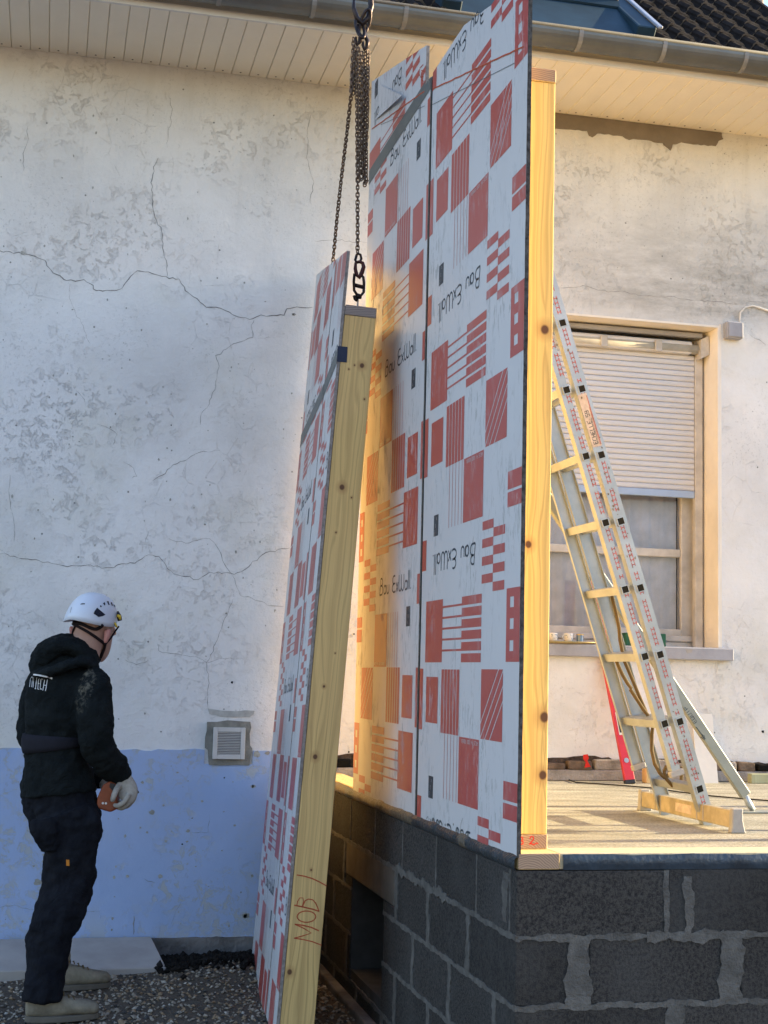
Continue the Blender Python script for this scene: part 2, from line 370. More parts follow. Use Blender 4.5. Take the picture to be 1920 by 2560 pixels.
# ------------------------------------------------------------------ ground
def ground_h(x, y):
    h = .012*math.sin(x*3.1+y*1.7)+.008*math.sin(x*7.3-y*5.1)
    if y > 6.9: h -= .0
    d = math.hypot((x-1.0)/.5, (y-7.25)/.5)
    h += .05*math.exp(-d*d*1.6)
    return G+h
def make_ground():
    vs = []; fs = []; nx, ny = 60, 70
    xs = [-60, -20, -8]+[-4+i*6.5/nx for i in range(nx+1)]+[8, 20, 60]; ys = [-60, -20, -5]+[2+i*5.9/ny for i in range(ny+1)]+[12, 30, 80]
    for y in ys:
        for x in xs: vs.append((x, y, ground_h(x, y) if 2 < y < 8 and -4 < x < 2.6 else G-.02))
    n = len(xs); fs = [(j*n+i, j*n+i+1, (j+1)*n+i+1, (j+1)*n+i) for j in range(len(ys)-1) for i in range(n-1)]
    o = MB().add(vs, fs).build('ground', M['gravel'], smooth=True); o['kind'] = 'structure'
    rr = random.Random(3); mb = MB(); 
    for i in range(9500):
        x = rr.uniform(-1.5, 1.40); y = rr.uniform(5.3, 7.62)
        if y > 7.24 and x < .58: continue
        dark = math.hypot((x-1.0)/.5, (y-7.42)/.28) < 1
        if dark and rr.random() < .7: continue
        r = rr.uniform(.005, .012)*(1.5 if rr.random() < .08 else 1); z = ground_h(x, y)+r*.35
        a = rr.uniform(0, 6.28); e = rr.uniform(.6, 1.4)
        ux = Vector((math.cos(a), math.sin(a), rr.uniform(-.4, .4)))*r*e; uy = Vector((-math.sin(a), math.cos(a), rr.uniform(-.4, .4)))*r; uz = Vector((0, 0, r*rr.uniform(.4, .8)))
        c = Vector((x, y, z)); mb.cur = rr.choice((0, 0, 0, 1, 1, 2, 3))
        vs = [c+ux, c+uy, c-ux*rr.uniform(.7, 1), c-uy, c+uz+ux*.3, c-uz]
        mb.add(vs, [(0,1,4),(1,2,4),(2,3,4),(3,0,4),(1,0,5),(2,1,5),(3,2,5),(0,3,5)])
    ms = [simple('pebble_grey', (.25, .215, .17), .8), simple('pebble_brown', (.22, .155, .095), .8), simple('pebble_dark', (.05, .048, .046), .8), simple('pebble_pale', (.36, .33, .28), .8)]
    o = mb.build('gravel', ms); tag(o, 'loose grey and brown gravel covering the ground by the wall', 'gravel', kind='stuff')
    # dark soil clods by the footing
    mb = MB(); 
    for i in range(3200):
        x = rr.uniform(.60, 1.4); y = rr.gauss(7.46, .12)-.12*max(0, x-1.0)
        if y > 7.6 or x > 1.4: continue
        r = rr.uniform(.005, .022)*(1.8 if rr.random() < .04 else 1); z = ground_h(x, y)+r*.2+rr.uniform(0, .012); c = Vector((x, y, z)); q = [Vector((rr.uniform(-1, 1), rr.uniform(-1, 1), rr.uniform(-.4, .9))).normalized()*r for _ in range(6)]
        mb.add([c+Vector((r, 0, 0))+q[0]*.4, c+Vector((0, r, 0))+q[1]*.4, c-Vector((r, 0, 0))+q[2]*.4, c-Vector((0, r, 0))+q[3]*.4, c+Vector((0, 0, r*.8))+q[4]*.3, c-Vector((0, 0, r))],
               [(0,1,4),(1,2,4),(2,3,4),(3,0,4),(1,0,5),(2,1,5),(3,2,5),(0,3,5)])
    tag(mb.build('soil_clods', M['soil']), 'dark crumbly soil heaped against the wall footing', 'soil', kind='stuff')
    # white pebble and small debris bits
    mb = MB(); p = onZ(455, 2412, G+.03); mb.obox(p, (.022, .006, 0), (-.004, .014, .004), (0, -.003, .012)); o = mb.build('plaster_chip', M['mug']); bevel(o, .006); tag(o, 'small white plaster chip lying on the dark soil', 'debris')
make_ground()

def slabs():
    xs = [(-1.55, -.49), (-.485, .095), (.10, .60)]
    labs = ['pale concrete slab at the left frame edge by the wall foot', 'pale concrete slab behind the worker\'s legs by the wall foot', 'rightmost pale concrete slab at the wall foot with a free end']
    for (a, b), l in zip(xs, labs):
        z = G+.02; mb = MB(); d = .05 if b > .5 else 0
        mb.add([(a, 7.26, z-.03), (b+d, 7.26, z-.03), (b, 7.66, z-.03), (a, 7.66, z-.03), (a, 7.26, z+.022), (b+d, 7.26, z+.022), (b, 7.66, z+.10), (a, 7.66, z+.10)],
               [(0,3,2,1),(4,5,6,7),(0,1,5,4),(1,2,6,5),(2,3,7,6),(3,0,4,7)])
        o = mb.build('paving_slab', M['slabs']); bevel(o, .004); tag(o, l, 'slab', 'pale slabs along the wall foot')
slabs()

# ------------------------------------------------------------------ house
house = thing('house', 'white rendered house with cracked plaster, blue painted base and wide eave', 'house', Vector((1, YW, G)))
WX0, WX1, WZ0, WZ1 = 1.95, 3.84, 1.655, 3.585    # window opening
def make_walls():
    mb = MB()
    # face subdivided around the opening
    for a, b in (((-3.2, YW, -.3), (WX0, YW+.3, ZE+.25)), ((WX1, YW, -.3), (XE, YW+.3, ZE+.25)), ((WX0, YW, -.3), (WX1, YW+.3, WZ0)), ((WX0, YW, WZ1), (WX1, YW+.3, ZE+.25))): mb.box(a, b[:1]+(YW+.42,)+b[2:])
    o = mb.build('wall', M['plaster'], house)
    mb = MB(); mb.box((XE-.3, YW+.43, -.3), (XE, 12, ZE+.25)); mb.prism([(XE-.3, 7.2, ZE+.04), (XE-.3, 12, ZE+.04), (XE-.3, 12, 8.9), (XE-.3, 7.2, ZE+.2)], (.15, 0, 0)); mb.box((-3.2, 11.7, -.3), (XE-.3, 12, ZE+.25)); mb.box((-3.2, YW+.3, -.3), (-2.9, 11.7, ZE+.25))
    mb.build('gable_wall', M['plaster'], house)
    # blue painted base, a coat of render 8 mm proud
    a = -3.2; n = 120; top = []; rr = random.Random(5)
    for i in range(n+1): top.append((a+(1.36-a)*i/n, 1.028+rr.uniform(-.005, .005)+.004*math.sin(i*.37)))
    vs = []; fs = []
    for x, z in top: vs += [(x, YW-.008, .06), (x, YW-.008, z), (x, YW+.01, z)]
    fs = [(3*i, 3*i+3, 3*i+4, 3*i+1) for i in range(n)]+[(3*i+1, 3*i+4, 3*i+5, 3*i+2) for i in range(n)]
    # leave the vent recess free: split
    mb = MB()
    for x0, x1 in ((-3.2, .845), (1.105, 1.36)):
        pts = [(x, z) for x, z in top if x0 <= x <= x1]; pts = [(x0, 1.028)]+pts+[(x1, 1.028)]
        mb.prism([(x0, YW-.008, .055), (x1, YW-.008, .055)]+[(x, YW-.008, z) for x, z in reversed(pts)], (0, .012, 0))
    mb.prism([(.845, YW-.008, .055), (1.105, YW-.008, .055), (1.105, YW-.008, .955), (.845, YW-.008, .955)], (0, .012, 0))
    mb.build('blue_base_paint', M['blue'], house)
    mb = MB(); vs = [(-3.2, YW-.04, -.3)]
    pts = jag((-3.2, YW-.035, .055), (1.4, YW-.035, .055), 90, .004, 4); pts = [Vector((p.x, YW-.03, p.z)) for p in pts]
    mb.prism([(-3.2, YW-.03, -.3), (1.4, YW-.03, -.3)]+list(reversed(pts)), (0, .035, 0)); mb.build('footing', M['footing'], house)
make_walls()

def crackline(px, wpx, seed, jit=4.0):
    rr = random.Random(seed); out = []
    for (x0, y0), (x1, y1) in zip(px[:-1], px[1:]):
        n = max(2, int(math.hypot(x1-x0, y1-y0)/9))
        for i in range(n):
            t = i/n; out.append((x0+(x1-x0)*t+rr.uniform(-jit, jit)*.6, y0+(y1-y0)*t+rr.uniform(-jit, jit)*.6))
    out.append(px[-1]); return out
def S(L, ox, oy, s): return [(ox+x/s, oy+y/s) for x, y in L]
z1 = lambda L: S(L, 0, 0, 1.728); z3 = lambda L: S(L, 0, 640, 1.728); z5 = lambda L: S(L, 0, 1280, 1.728); z7 = lambda L: S(L, 0, 1920, 1.728)
CR = [ (z3([(-20,-22),(60,-15),(150,0),(190,15),(215,60),(290,108),(360,105),(400,130),(412,150),(480,152),(525,140),(590,62),(640,72),(700,88),(778,103),(800,150),(850,185),(890,220),(950,222),(990,240),(1040,268),(1095,272),(1130,258),(1228,255),(1238,225),(1350,222)]), 3.0),
 (z3([(708,0),(722,40),(722,92)]), 2.2), (z3([(1098,275),(1090,300),(1092,350),(1010,380),(935,430),(945,480),(930,560),(912,610),(905,640),(870,680),(865,730)]), 1.7),
 (z3([(420,722),(470,745),(505,772),(485,820)]), 1.3), (z3([(535,885),(575,915),(592,950),(570,960)]), 1.6), (z3([(655,975),(700,945),(760,895),(810,880),(860,845),(950,840)]), 1.6), (z3([(45,945),(40,1050),(50,1100)]), 1.3), (z3([(295,110),(305,200),(350,290),(390,380)]), .9), (z3([(330,580),(365,620),(372,650)]), 1.1), (z3([(1110,355),(1175,352)]), .8),
 (z1([(680,680),(665,720),(655,790),(658,870),(672,940),(700,1000),(708,1106)]), 2.4), (z1([(730,410),(742,470),(740,530),(722,580),(725,640)]), 1.1), (z1([(118,545),(122,600),(98,660),(102,740)]), 1.4), (z1([(1340,490),(1330,560),(1330,640),(1322,680),(1340,740),(1355,790),(1340,880)]), 1.4), (z1([(1360,1040),(1440,1035),(1590,1050)]), 1.2),
 (z5([(0,178),(30,182),(80,198),(170,210),(260,232),(330,235),(390,228),(440,240),(490,242),(530,222),(580,222),(640,185),(690,190),(715,230),(750,268),(800,275),(855,295),(905,262),(960,262),(1010,268),(1060,250),(1095,215),(1150,175),(1256,155)]), 2.1),
 (z5([(725,115),(800,135),(850,120),(910,115),(950,160),(975,240),(1010,290),(1040,360),(1100,378),(1160,400),(1225,408)]), 1.4), (z5([(640,80),(628,135)]), 1.0), (z5([(1008,378),(975,460),(950,520),(920,600),(895,650),(900,720),(898,850)]), 1.5), (z5([(680,570),(685,600),(740,612),(840,625),(895,650),(960,630),(1010,635)]), 1.3), (z5([(540,640),(590,658),(640,640)]), 1.1), (z5([(55,0),(65,60),(60,130)]), 1.0), (z5([(540,560),(560,600)]), .8),
 (z7([(0,600),(40,592),(80,595),(130,610),(180,615)]), 1.2), (z7([(350,618),(430,620)]), 1.0), (z7([(578,635),(576,718)]), 3.0), (z7([(1115,20),(1160,15)]), 1.2), (z7([(620,480),(670,495)]), 1.6), (z7([(730,690),(760,620),(790,560)]), .8), (z7([(820,280),(900,275),(905,200)]), .8), (z7([(940,690),(970,718)]), 1.2)]
zr = lambda L: S(L, 1360, 640, 2.9625)
CR += [(zr([(90,230),(180,235),(290,225),(380,240),(470,265),(560,255),(700,290),(800,300),(930,300),(1000,310),(1120,325),(1250,335),(1400,350),(1500,352)]), 1.5), (zr([(1500,570),(1560,610),(1640,655),(1659,660)]), 1.3), (zr([(1480,330),(1659,345)]), .8)]
def make_cracks():
    n = Vector((0, -1, 0))
    for i, (px, wd) in enumerate(CR):
        mb = MB()
        L = crackline(px, wd, i+10); pts = []; ws = []; rr = random.Random(i)
        for x, y in L:
            p = onY(x, y, YW); off = .0095 if (p.z < 1.03 and p.x < 1.36) else .0012
            pts.append(p+n*off); ws.append(wd*.0017*rr.uniform(.3, 1.2))
        mb.ribbon(pts, ws, n, 0, taper=True); mb.build('crack', M['crack'], house)
    # pock marks and old anchor holes
    mb = MB(); rr = random.Random(12); n = Vector((0, -1, 0))
    def blot(x, y, rpx, sq=1, seed=0):
        c = onY(x, y, YW); off = .0095 if (c.z < 1.03 and c.x < 1.36) else .0014; c = c+n*off; r = rpx*.0022; k = 11; r2 = random.Random(seed)
        ps = [c+Vector((math.cos(6.283*i/k)*r*r2.uniform(.55, 1.2), 0, math.sin(6.283*i/k)*r*sq*r2.uniform(.55, 1.2))) for i in range(k)]
        mb.add([c]+ps, [(0, 1+(i+1) % k, 1+i) for i in range(k)])
    mb.cur = 0
    for x, y, r in ((632, 1965, 3.5), (613, 2289, 5), (733, 786, 2.5), (580, 1706, 3), (560, 1944, 2), (1907, 1829, 4), (428, 1063, 1.8), (455, 2110, 2.2), (1782, 740, 1.4), (885, 1585, 2), (868, 1900, 2), (872, 1880, 2.4)): blot(x, y, r, 1.1, int(x))
    mb.cur = 1
    for x, y, r in ((58, 632, 7), (632, 1966, 6.5), (613, 2288, 9), (735, 786, 5), (470, 2077, 5), (95, 2205, 11), (380, 2030, 8), (400, 2190, 6), (640, 1885, 10), (668, 1882, 7)): blot(x, y, r, .8, int(y))
    for i in range(150):
        x = rr.uniform(0, 760); y = rr.uniform(250, 1850); blot(x, y, rr.uniform(.8, 2.6), rr.uniform(.6, 1.8), i)
    for i in range(70):
        x = rr.uniform(0, 640); y = rr.uniform(1890, 2330); blot(x, y, rr.uniform(1.0, 4.2), rr.uniform(.5, 1.3), i)
    for i in range(26):
        x = rr.uniform(1420, 1900); y = rr.uniform(360, 640); blot(x, y, rr.uniform(.8, 2.0), rr.uniform(.6, 1.2), i)
    o = mb.build('pock_marks', [M['hole'], simple('plaster_pock', (.34, .34, .31), .95, .1, var=.3, sc=30)], house); o['kind'] = 'stuff'
make_cracks()

def make_cement_and_foot():
    # brown cement strip under the eave, ragged lower edge
    tr = lambda L: S(L, 1320, 0, 2.765)
    low = tr([(100,870),(180,885),(300,890),(410,905),(425,935),(450,945),(480,918),(560,928),(650,942),(700,962),(760,960),(850,975),(930,985),(960,1020),(985,1035),(1000,1000),(1060,985),(1120,995),(1200,1000),(1300,1005),(1318,975),(1350,962),(1340,935)])
    low = crackline(low, 1, 77, 2.5); P = [onY(x, y, YW-.006) for x, y in low]
    mb = MB(); top = [Vector((P[-1].x, YW-.006, ZE-.002)), Vector((P[0].x-.6, YW-.006, ZE-.002)), Vector((P[0].x-.6, YW-.006, P[0].z))]
    mb.prism(P+top, (0, .01, 0)); mb.build('cement_strip', M['cement'], house)
    # cement surround of the vent
    pv = S([(140,790),(330,790),(520,760),(800,780),(950,790),(965,900),(935,1010),(945,1230),(985,1290),(930,1610),(700,1600),(400,1610),(170,1600),(150,1320),(95,1280),(100,1080),(130,960)], 500, 1700, 7.54)
    mb = MB().prism([onY(x, y, YW-.014) for x, y in pv], (0, .02, 0)); o = mb.build('vent_surround', M['cement_grey'], house)
    mb = MB().prism([onY(x, y, YW-.004) for x, y in S([(150,540),(400,575),(700,590),(850,570),(1030,580),(1010,650),(930,700),(600,700),(380,690),(300,660),(180,640)], 500, 1700, 7.54)], (0, .008, 0)); mb.build('vent_surround', simple('scraped_plaster', (.40, .40, .38), .95, .1, var=.15, sc=30), house)
    # broken wall foot above the slab: ledge of old base and rubble bricks in a recess
    bx('slab_upstand', (1.44, YW-.055, ZF), (XE-.002, YW-.001, .945), M['rubble'], house, .006)
    rr = random.Random(9); x = 1.5
    while x < XE-.22:
        w_ = rr.uniform(.07, .22); mb = MB(); h = rr.uniform(.035, .06); d = rr.uniform(.01, .03)
        mb.obox((x+w_/2, YW-.03+d*.3, .945+h/2), (w_/2*.94, 0, rr.uniform(-.003, .003)), (0, .028, 0), (0, rr.uniform(-.004, .004), h/2)); o = mb.build('brick', M[rr.choice(('brick', 'brick', 'rubble', 'hole'))], house); bevel(o, .008, 2); x += w_+rr.uniform(.004, .03)  # the near-black boxes stand in for dark holes between the bricks
    ps = []
    for i in range(70):
        x = 1.45+i*(XE-.01-1.45)/69; ps.append(Vector((x, YW-.0035, 1.005+.012*math.sin(x*9)+rr.uniform(-.012, .012))))
    mb = MB().prism([Vector((ps[0].x, YW-.0035, .93)), Vector((ps[-1].x, YW-.0035, .93))]+ps[::-1], (0, .008, 0)); mb.build('broken_render', simple('broken_render_dark', (.11, .085, .07), 1, .1, var=.5, sc=25, bs=1, bd=.02), house)
make_cement_and_foot()

def make_vent():
    t = thing('wall_vent', 'square pale plastic vent grille set in grey cement on the wall', 'vent', Vector((.97, YW-.02, 1.06)))
    x0, x1, z0, z1_ = .886, 1.058, .982, 1.150; y = YW-.019; d = .012; wv = .024
    mb = MB(); mb.box((x0, y-d, z0), (x0+wv, y, z1_)); mb.box((x1-wv, y-d, z0), (x1, y, z1_)); mb.box((x0+wv, y-d, z0), (x1-wv, y, z0+wv)); mb.box((x0+wv, y-d, z1_-wv), (x1-wv, y, z1_))
    bevel(mb.build('vent_frame', M['vent'], t), .002)
    bx('vent_back', (x0+wv, y-.003, z0+wv), (x1-wv, y, z1_-wv), M['ventd'], t)
    n = 14; s = None
    for i in range(n):
        z = z0+wv+(i+.5)*(z1_-z0-2*wv)/n; mat = Matrix.Translation((.972, y-.007, z))
        if s is None:
            s = MB().obox((0, 0, 0), (x1/2-x0/2-wv-.0004, 0, 0), (0, .004, .0016), (0, -.0005, .0014)).build('vent_slat', M['vent'], t, local=True); place(s, t, mat)
        else: inst(s, t, mat)
make_vent()

def make_eave():
    # soffit boards, each with its screw
    sf = MB().box((-3.2, YE+.0, ZE+.012), (EX, YW, ZE+.02)).build('soffit', M['trim'], house); W[sf.name] = wm(house).copy()
    b = screw = None; i = 0; x = -1.25
    while x < EX-.1:
        mt = Matrix.Translation((x, 0, ZE))
        if b is None:
            mb = MB(); yo = YE+.014; prof = [(0.000, .0045), (.003, 0), (.0955, 0), (.0975, .003), (.0995, .010), (.0995, .0115), (0, .0115)]
            mb.prism([(px_, yo, pz) for px_, pz in prof], (0, YW-.001-yo, 0)); b = mb.build('soffit_board', M['soffit'], sf, local=True); place(b, sf, mt)
            s = MB().lathe((.048, YW-.035, -.0008), [(.001, 0), (.0055, 0), (.0055, .003)], 8).build('screw', M['steel_d'], sf, local=True); place(s, sf, mt)
        else: inst(b, sf, mt); inst(s, sf, mt)
        x += .1
    bx('edge_trim', (-3.2, YE-.006, ZE-.004), (EX, YE+.013, ZE+.03), M['trim'], house)
    bx('fascia', (-3.2, YE+.014, ZE+.03), (EX, YE+.034, ZE+.17), M['soffit'], house)
    # half-round gutter
    r = .078; cy, cz = YE-.082+.0, ZE+.105; n = 14; prof = []
    for k in range(n+1):
        a = math.pi+math.pi*k/n; prof.append((cy+r*math.cos(a), cz+r*math.sin(a)*1.02))
    inner = [(cy+(p[0]-cy)*.965, cz+(p[1]-cz)*.965) for p in prof]; ring = prof+inner[::-1]
    g = MB().prism([(-3.2, y, z) for y, z in ring], (EX+3.2, 0, 0)).build('gutter', M['zinc'], house)
    for p in g.data.polygons: p.use_smooth = False
    W[g.name] = wm(house).copy()
    MB().tube([(-3.2, cy-r, cz+.006), (EX, cy-r, cz+.006)], .009, 8).build('gutter_bead', simple('bead_zinc', (.13, .13, .125), .75, .2, .1), g, smooth=True)
    bk = None
    for k in range(13):
        x = -2.5+.4825*k+.29
        mt = Matrix.Translation((x, 0, 0))
        if bk is None:
            mb = MB(); pr = [(cy+(r+.003)*math.cos(math.pi+math.pi*j/14), cz+(r+.003)*math.sin(math.pi+math.pi*j/14)*1.02) for j in range(15)]
            for (ya, za), (yb, zb) in zip(pr[:-1], pr[1:]):
                mb.add([(-.012, ya, za), (.012, ya, za), (.012, yb, zb), (-.012, yb, zb)], [(0, 1, 2, 3)])
            bk = mb.build('gutter_bracket', simple('bracket_zinc', (.24, .24, .235), .6, .3, .2), g, local=True); sol = bk.modifiers.new('s', 'SOLIDIFY'); sol.thickness = .004; sol.offset = 0; place(bk, g, mt)
        else: inst(bk, g, mt)
make_eave()

# roof: 40 degree slope from the gutter
SL = .84; CA = 1/math.sqrt(1+SL*SL); SA = SL*CA; RY, RZ = YE-.01, ZE+.185
def rp(x, t, h=0): return Vector((x, RY+CA*t-SA*h, RZ+SA*t+CA*h))
def make_roof():
    rf = MB().prism([rp(-3.2, 0, -.06), rp(RX-.02, 0, -.06), rp(RX-.02, 5.2, -.06), rp(-3.2, 5.2, -.06)], (0, SA*.05, -CA*.05)).build('roof', M['tile'], house); W[rf.name] = wm(house).copy()
    tw, tl = .155, .172
    # one tile: S profile, 14 mm nose
    n = 10; vs = []; fs = []
    def prof(u): return .020*math.sin(u*2*math.pi)+.010*math.sin(u*4*math.pi+.6)
    for (t, lift) in ((0, .024), (tl+.03, .004)):
        for i in range(n+1):
            u = i/n; vs.append(Vector((u*(tw+.01), t, prof(u)+lift)))
    for (t, lift) in ((0, .010), (tl+.03, -.008)):
        for i in range(n+1):
            u = i/n; vs.append(Vector((u*(tw+.01), t, prof(u)+lift)))
    m = n+1
    for i in range(n):
        fs.append((i, i+1, m+i+1, m+i)); fs.append((2*m+i+1, 2*m+i, 3*m+i, 3*m+i+1)); fs.append((i+1, i, 2*m+i, 2*m+i+1))
    fs += [(0, m, 3*m, 2*m), (n, 2*m+n, 3*m+n, m+n)]
    basis = Matrix(((1, 0, 0, 0), (0, CA, -SA, 0), (0, SA, CA, 0), (0, 0, 0, 1)))
    mb = MB().add(vs, fs); src = None; rr = random.Random(1)
    # the nose faces carry a paler tone than the tile tops
    def mk():
        o = mb.build('roof_tile', [M['tile'], M['tile_edge']], rf, local=True)
        for p in o.data.polygons:
            c = p.center
            if c.y < .002: p.material_index = 1
        return o
    for r_ in range(0, 13):
        for c_ in range(0, 10):
            x = 2.98+c_*tw
            if x+tw > RX+.02: continue
            if x < 3.17+.0 and r_ < 12 and x < 3.2-.0: 
                if x < 3.10: continue
            mt = Matrix.Translation(rp(x+rr.uniform(-.002, .002), r_*tl-.02+rr.uniform(-.003, .003), -.02)) @ basis @ Matrix.Rotation(rr.uniform(-.012, .012), 4, 'Z')
            if src is None: src = mk(); place(src, rf, mt)
            else: inst(src, rf, mt)
    for r_ in range(0, 3):
        for c_ in range(0, 26):
            x = -1.55+c_*tw
            if x > 1.86: continue
            mt = Matrix.Translation(rp(x+rr.uniform(-.002, .002), r_*tl-.02, -.02)) @ basis
            inst(src, rf, mt)
    for r_ in range(3, 30):   # the rest of the slope, never seen closely, as one surface of the same relief
        pass
    # roof window: apron, side flashings, frame, glass
    sw = thing('roof_window', 'dark roof window with blue grey metal apron above the gutter', 'roof window', rp(2.5, .3))
    xa, xb = 1.92, 3.04
    mb = MB(); ns = 18
    for i in range(ns): pass
    mb.prism([rp(xa, -.03, .012), rp(xb, -.03, .012), rp(xb, .36, .05), rp(xa, .36, .05)], (0, SA*.012, -CA*.012)); mb.build('apron', M['flash'], sw)
    for s_, x in ((-1, xa), (1, xb)):
        mb = MB(); x1, x2 = (x-.06, x+.05) if s_ > 0 else (x-.05, x+.06)
        mb.prism([rp(x1, -.02, -.01), rp(x2, -.02, -.01), rp(x2, 1.7, -.01), rp(x1, 1.7, -.01)], rp(0, 0, .075)-rp(0, 0, 0)); bevel(mb.build('side_flashing', M['flash'], sw), .006)
        xe = x+.058 if s_ > 0 else x-.058
        mb = MB(); mb.prism([rp(xe-.014, -.05, .067), rp(xe+.014, -.05, .067), rp(xe+.014, 1.7, .067), rp(xe-.014, 1.7, .067)], rp(0, 0, .016)-rp(0, 0, 0)); bevel(mb.build('edge_trim', M['flash_edge'], sw), .004)
    mb = MB(); mb.prism([rp(xa+.05, .40, .03), rp(xb-.05, .40, .03), rp(xb-.05, .47, .03), rp(xa+.05, .47, .03)], rp(0, 0, .08)-rp(0, 0, 0)); bevel(mb.build('frame', M['black'], sw), .006)
    mb = MB(); mb.prism([rp(xa+.05, .36, .052), rp(xb-.05, .36, .052), rp(xb-.05, .40, .075), rp(xa+.05, .40, .075)], rp(0, 0, .012)-rp(0, 0, 0)); mb.build('frame', M['flash'], sw)
    mb = MB(); mb.prism([rp(xa+.05, .47, .05), rp(xb-.05, .47, .05), rp(xb-.05, 1.6, .05), rp(xa+.05, 1.6, .05)], rp(0, 0, .02)-rp(0, 0, 0)); mb.build('glass', M['glassdark'], sw)
    # verge closing the gable side
    MB().prism([rp(RX-.018, -.02, -.08), rp(RX+.006, -.02, -.08), rp(RX+.006, 5.2, -.08), rp(RX-.018, 5.2, -.08)], rp(0, 0, .10)-rp(0, 0, 0)).build('verge', M['tile'], house)
    # tile vent cap at the gutter
    p = rp(3.88, .14, .03); MB().lathe((0, 0, 0), [(.05, -.02), (.055, .0), (.05, .03), (.02, .045)], 14).build('x', M['tile'], rf)
    o = bpy.data.objects['x']; o.name = 'tile_vent'; W['tile_vent'] = W.pop('x'); place(o, rf, Matrix.Translation(p) @ Matrix.Rotation(R(70), 4, 'X'))
make_roof()

def make_window():
    wn = thing('window', 'old window with a half lowered pale roller shutter and net curtains behind the ladder', 'window', Vector((2.9, YW+.1, WZ0)))
    YK = YW+.10; yi = YW+.26
    # cream reveals
    bx('reveal', (WX1-.012, YW-.004, WZ0), (WX1, yi+.1, WZ1), M['cream'], wn); bx('reveal', (WX0, YW-.004, WZ1-.012), (WX1-.0125, yi+.1, WZ1), M['cream'], wn); bx('reveal', (WX0, YW-.004, WZ0), (WX0+.012, yi+.1, WZ1-.0125), M['cream'], wn)
    # painted band round the opening on the right
    bx('reveal', (WX1+.0005, YW-.003, WZ0), (WX1+.012, YW+.0, WZ1+.01), M['cream'], wn)
    # guide rails and frame
    for x in (WX1-.075, WX0+.02): bx('guide_rail', (x, YK+.07, WZ0), (x+.05, YK+.11, WZ1-.16), M['frame'], wn, .003)
    bx('back_wall', (WX0, yi+.11, WZ0), (WX1, yi+.12, WZ1), M['ventd'], wn)
    fr = [((WX0+.02, yi, WZ0+.0), (WX0+.09, yi+.06, 3.3)), ((WX1-.125, yi, WZ0), (WX1-.03, yi+.06, 3.3)), ((2.66, yi-.01, WZ0), (2.78, yi+.06, 3.3)), ((WX0+.09, yi, WZ0), (2.66, yi+.06, WZ0+.11)), ((2.78, yi, WZ0), (WX1-.125, yi+.06, WZ0+.11))]
    for a, b in fr: bx('window_frame', a, b, M['frame'], wn, .004)
    bx('drip_rail', (WX0+.02, yi-.035, WZ0+.035), (WX1-.03, yi-.001, WZ0+.07), M['frame'], wn, .006); bx('drip_rail', (WX0+.02, yi-.02, WZ0+.0), (WX1-.03, yi-.001, WZ0+.034), M['frame'], wn, .004)
    zm = 2.225
    for x0, x1 in ((WX0+.09, 2.66), (2.78, WX1-.125)):
        bx('glazing_bar', (x0, yi+.006, zm-.025), (x1, yi+.045, zm+.025), M['frame'], wn, .005)
        for z0_, z1_ in ((WZ0+.11, zm-.025), (zm+.025, 3.3)):
            k = M.get('pane')
            if k is None:
                kk = N('window_glass', .04, .5); tb = kk.n('BsdfTransparent'); gb = kk.n('BsdfGlossy'); gb.inputs['Roughness'].default_value = .03; ly = kk.n('Fresnel'); ly.inputs[0].default_value = 1.35; ms = kk.n('MixShader')
                kk.set(ms.inputs[0], ly.outputs[0]); kk.t.links.new(tb.outputs[0], ms.inputs[1]); kk.t.links.new(gb.outputs[0], ms.inputs[2]); kk.t.links.new(ms.outputs[0], kk.t.nodes['Material Output'].inputs[0]); M['pane'] = kk.m
            bx('pane', (x0, yi+.024, z0_), (x1, yi+.028, z1_), M['pane'], wn)
        # net curtain, gently folded
        mb = MB(); n = 60; vs = []
        for i in range(n+1):
            x = x0+(x1-x0)*i/n; y = yi+.075+.008*math.sin(i*.9)+.004*math.sin(i*2.3)
            vs += [(x, y, WZ0+.02), (x, y+.003, 3.3)]
        mb.add(vs, [(2*i, 2*i+2, 2*i+3, 2*i+1) for i in range(n)]); mb.build('curtain', M['curtain'], wn, smooth=True)
    # roller shutter: slats, bottom bar, casing
    x0, x1 = WX0+.025, WX1-.078; y = YK+.085; zt, zb = 3.44, 2.60; n = int((zt-zb)/.0335); s = None
    for i in range(n):
        mt = Matrix.Translation((0, y, zb+(i+.5)*.0335))
        if s is None:
            prof = [(-.003, -.0158), (-.0075, -.008), (-.0075, .006), (-.004, .0125), (.0, .0162), (.003, .0125), (.003, -.0158)]
            s = MB().prism([(x0, a, b) for a, b in prof], (x1-x0, 0, 0)).build('shutter_slat', M['shutter'], wn, local=True); place(s, wn, mt)
        else: inst(s, wn, mt)
    bx('shutter_bottom_bar', (x0, y-.014, zb-.045), (x1, y+.006, zb-.002), M['shutter_bar'], wn, .003)
    bx('shutter_casing', (WX0+.02, YK+.03, 3.435), (WX1-.11, YK+.15, 3.51), M['shutter'], wn, .008)
    MB().tube([(WX0+.02, YK+.05, 3.465), (WX1-.07, YK+.05, 3.465)], .030, 12).build('shutter_roller', simple('matt_roller', (.50, .46, .38), 1, .03), wn, smooth=True)
    bx('shutter_top_trim', (WX0+.02, YK+.02, 3.535), (WX1-.05, YK+.06, 3.562), M['sill'], wn, .003)
    for x in (WX0+.5, 3.15, 3.50): bx('roller_clip', (x-.022, YK+.012, 3.43), (x+.022, YK+.024, 3.50), M['frame'], wn, .003)
    MB().prism([(WX1-.07, YK+.0, 3.40), (WX1-.07, YK+.0, 3.52), (WX1-.02, YK+.0, 3.545), (WX1-.015, YK+.0, 3.43)], (0, .1, 0)).build('shutter_bracket', M['frame'], wn)
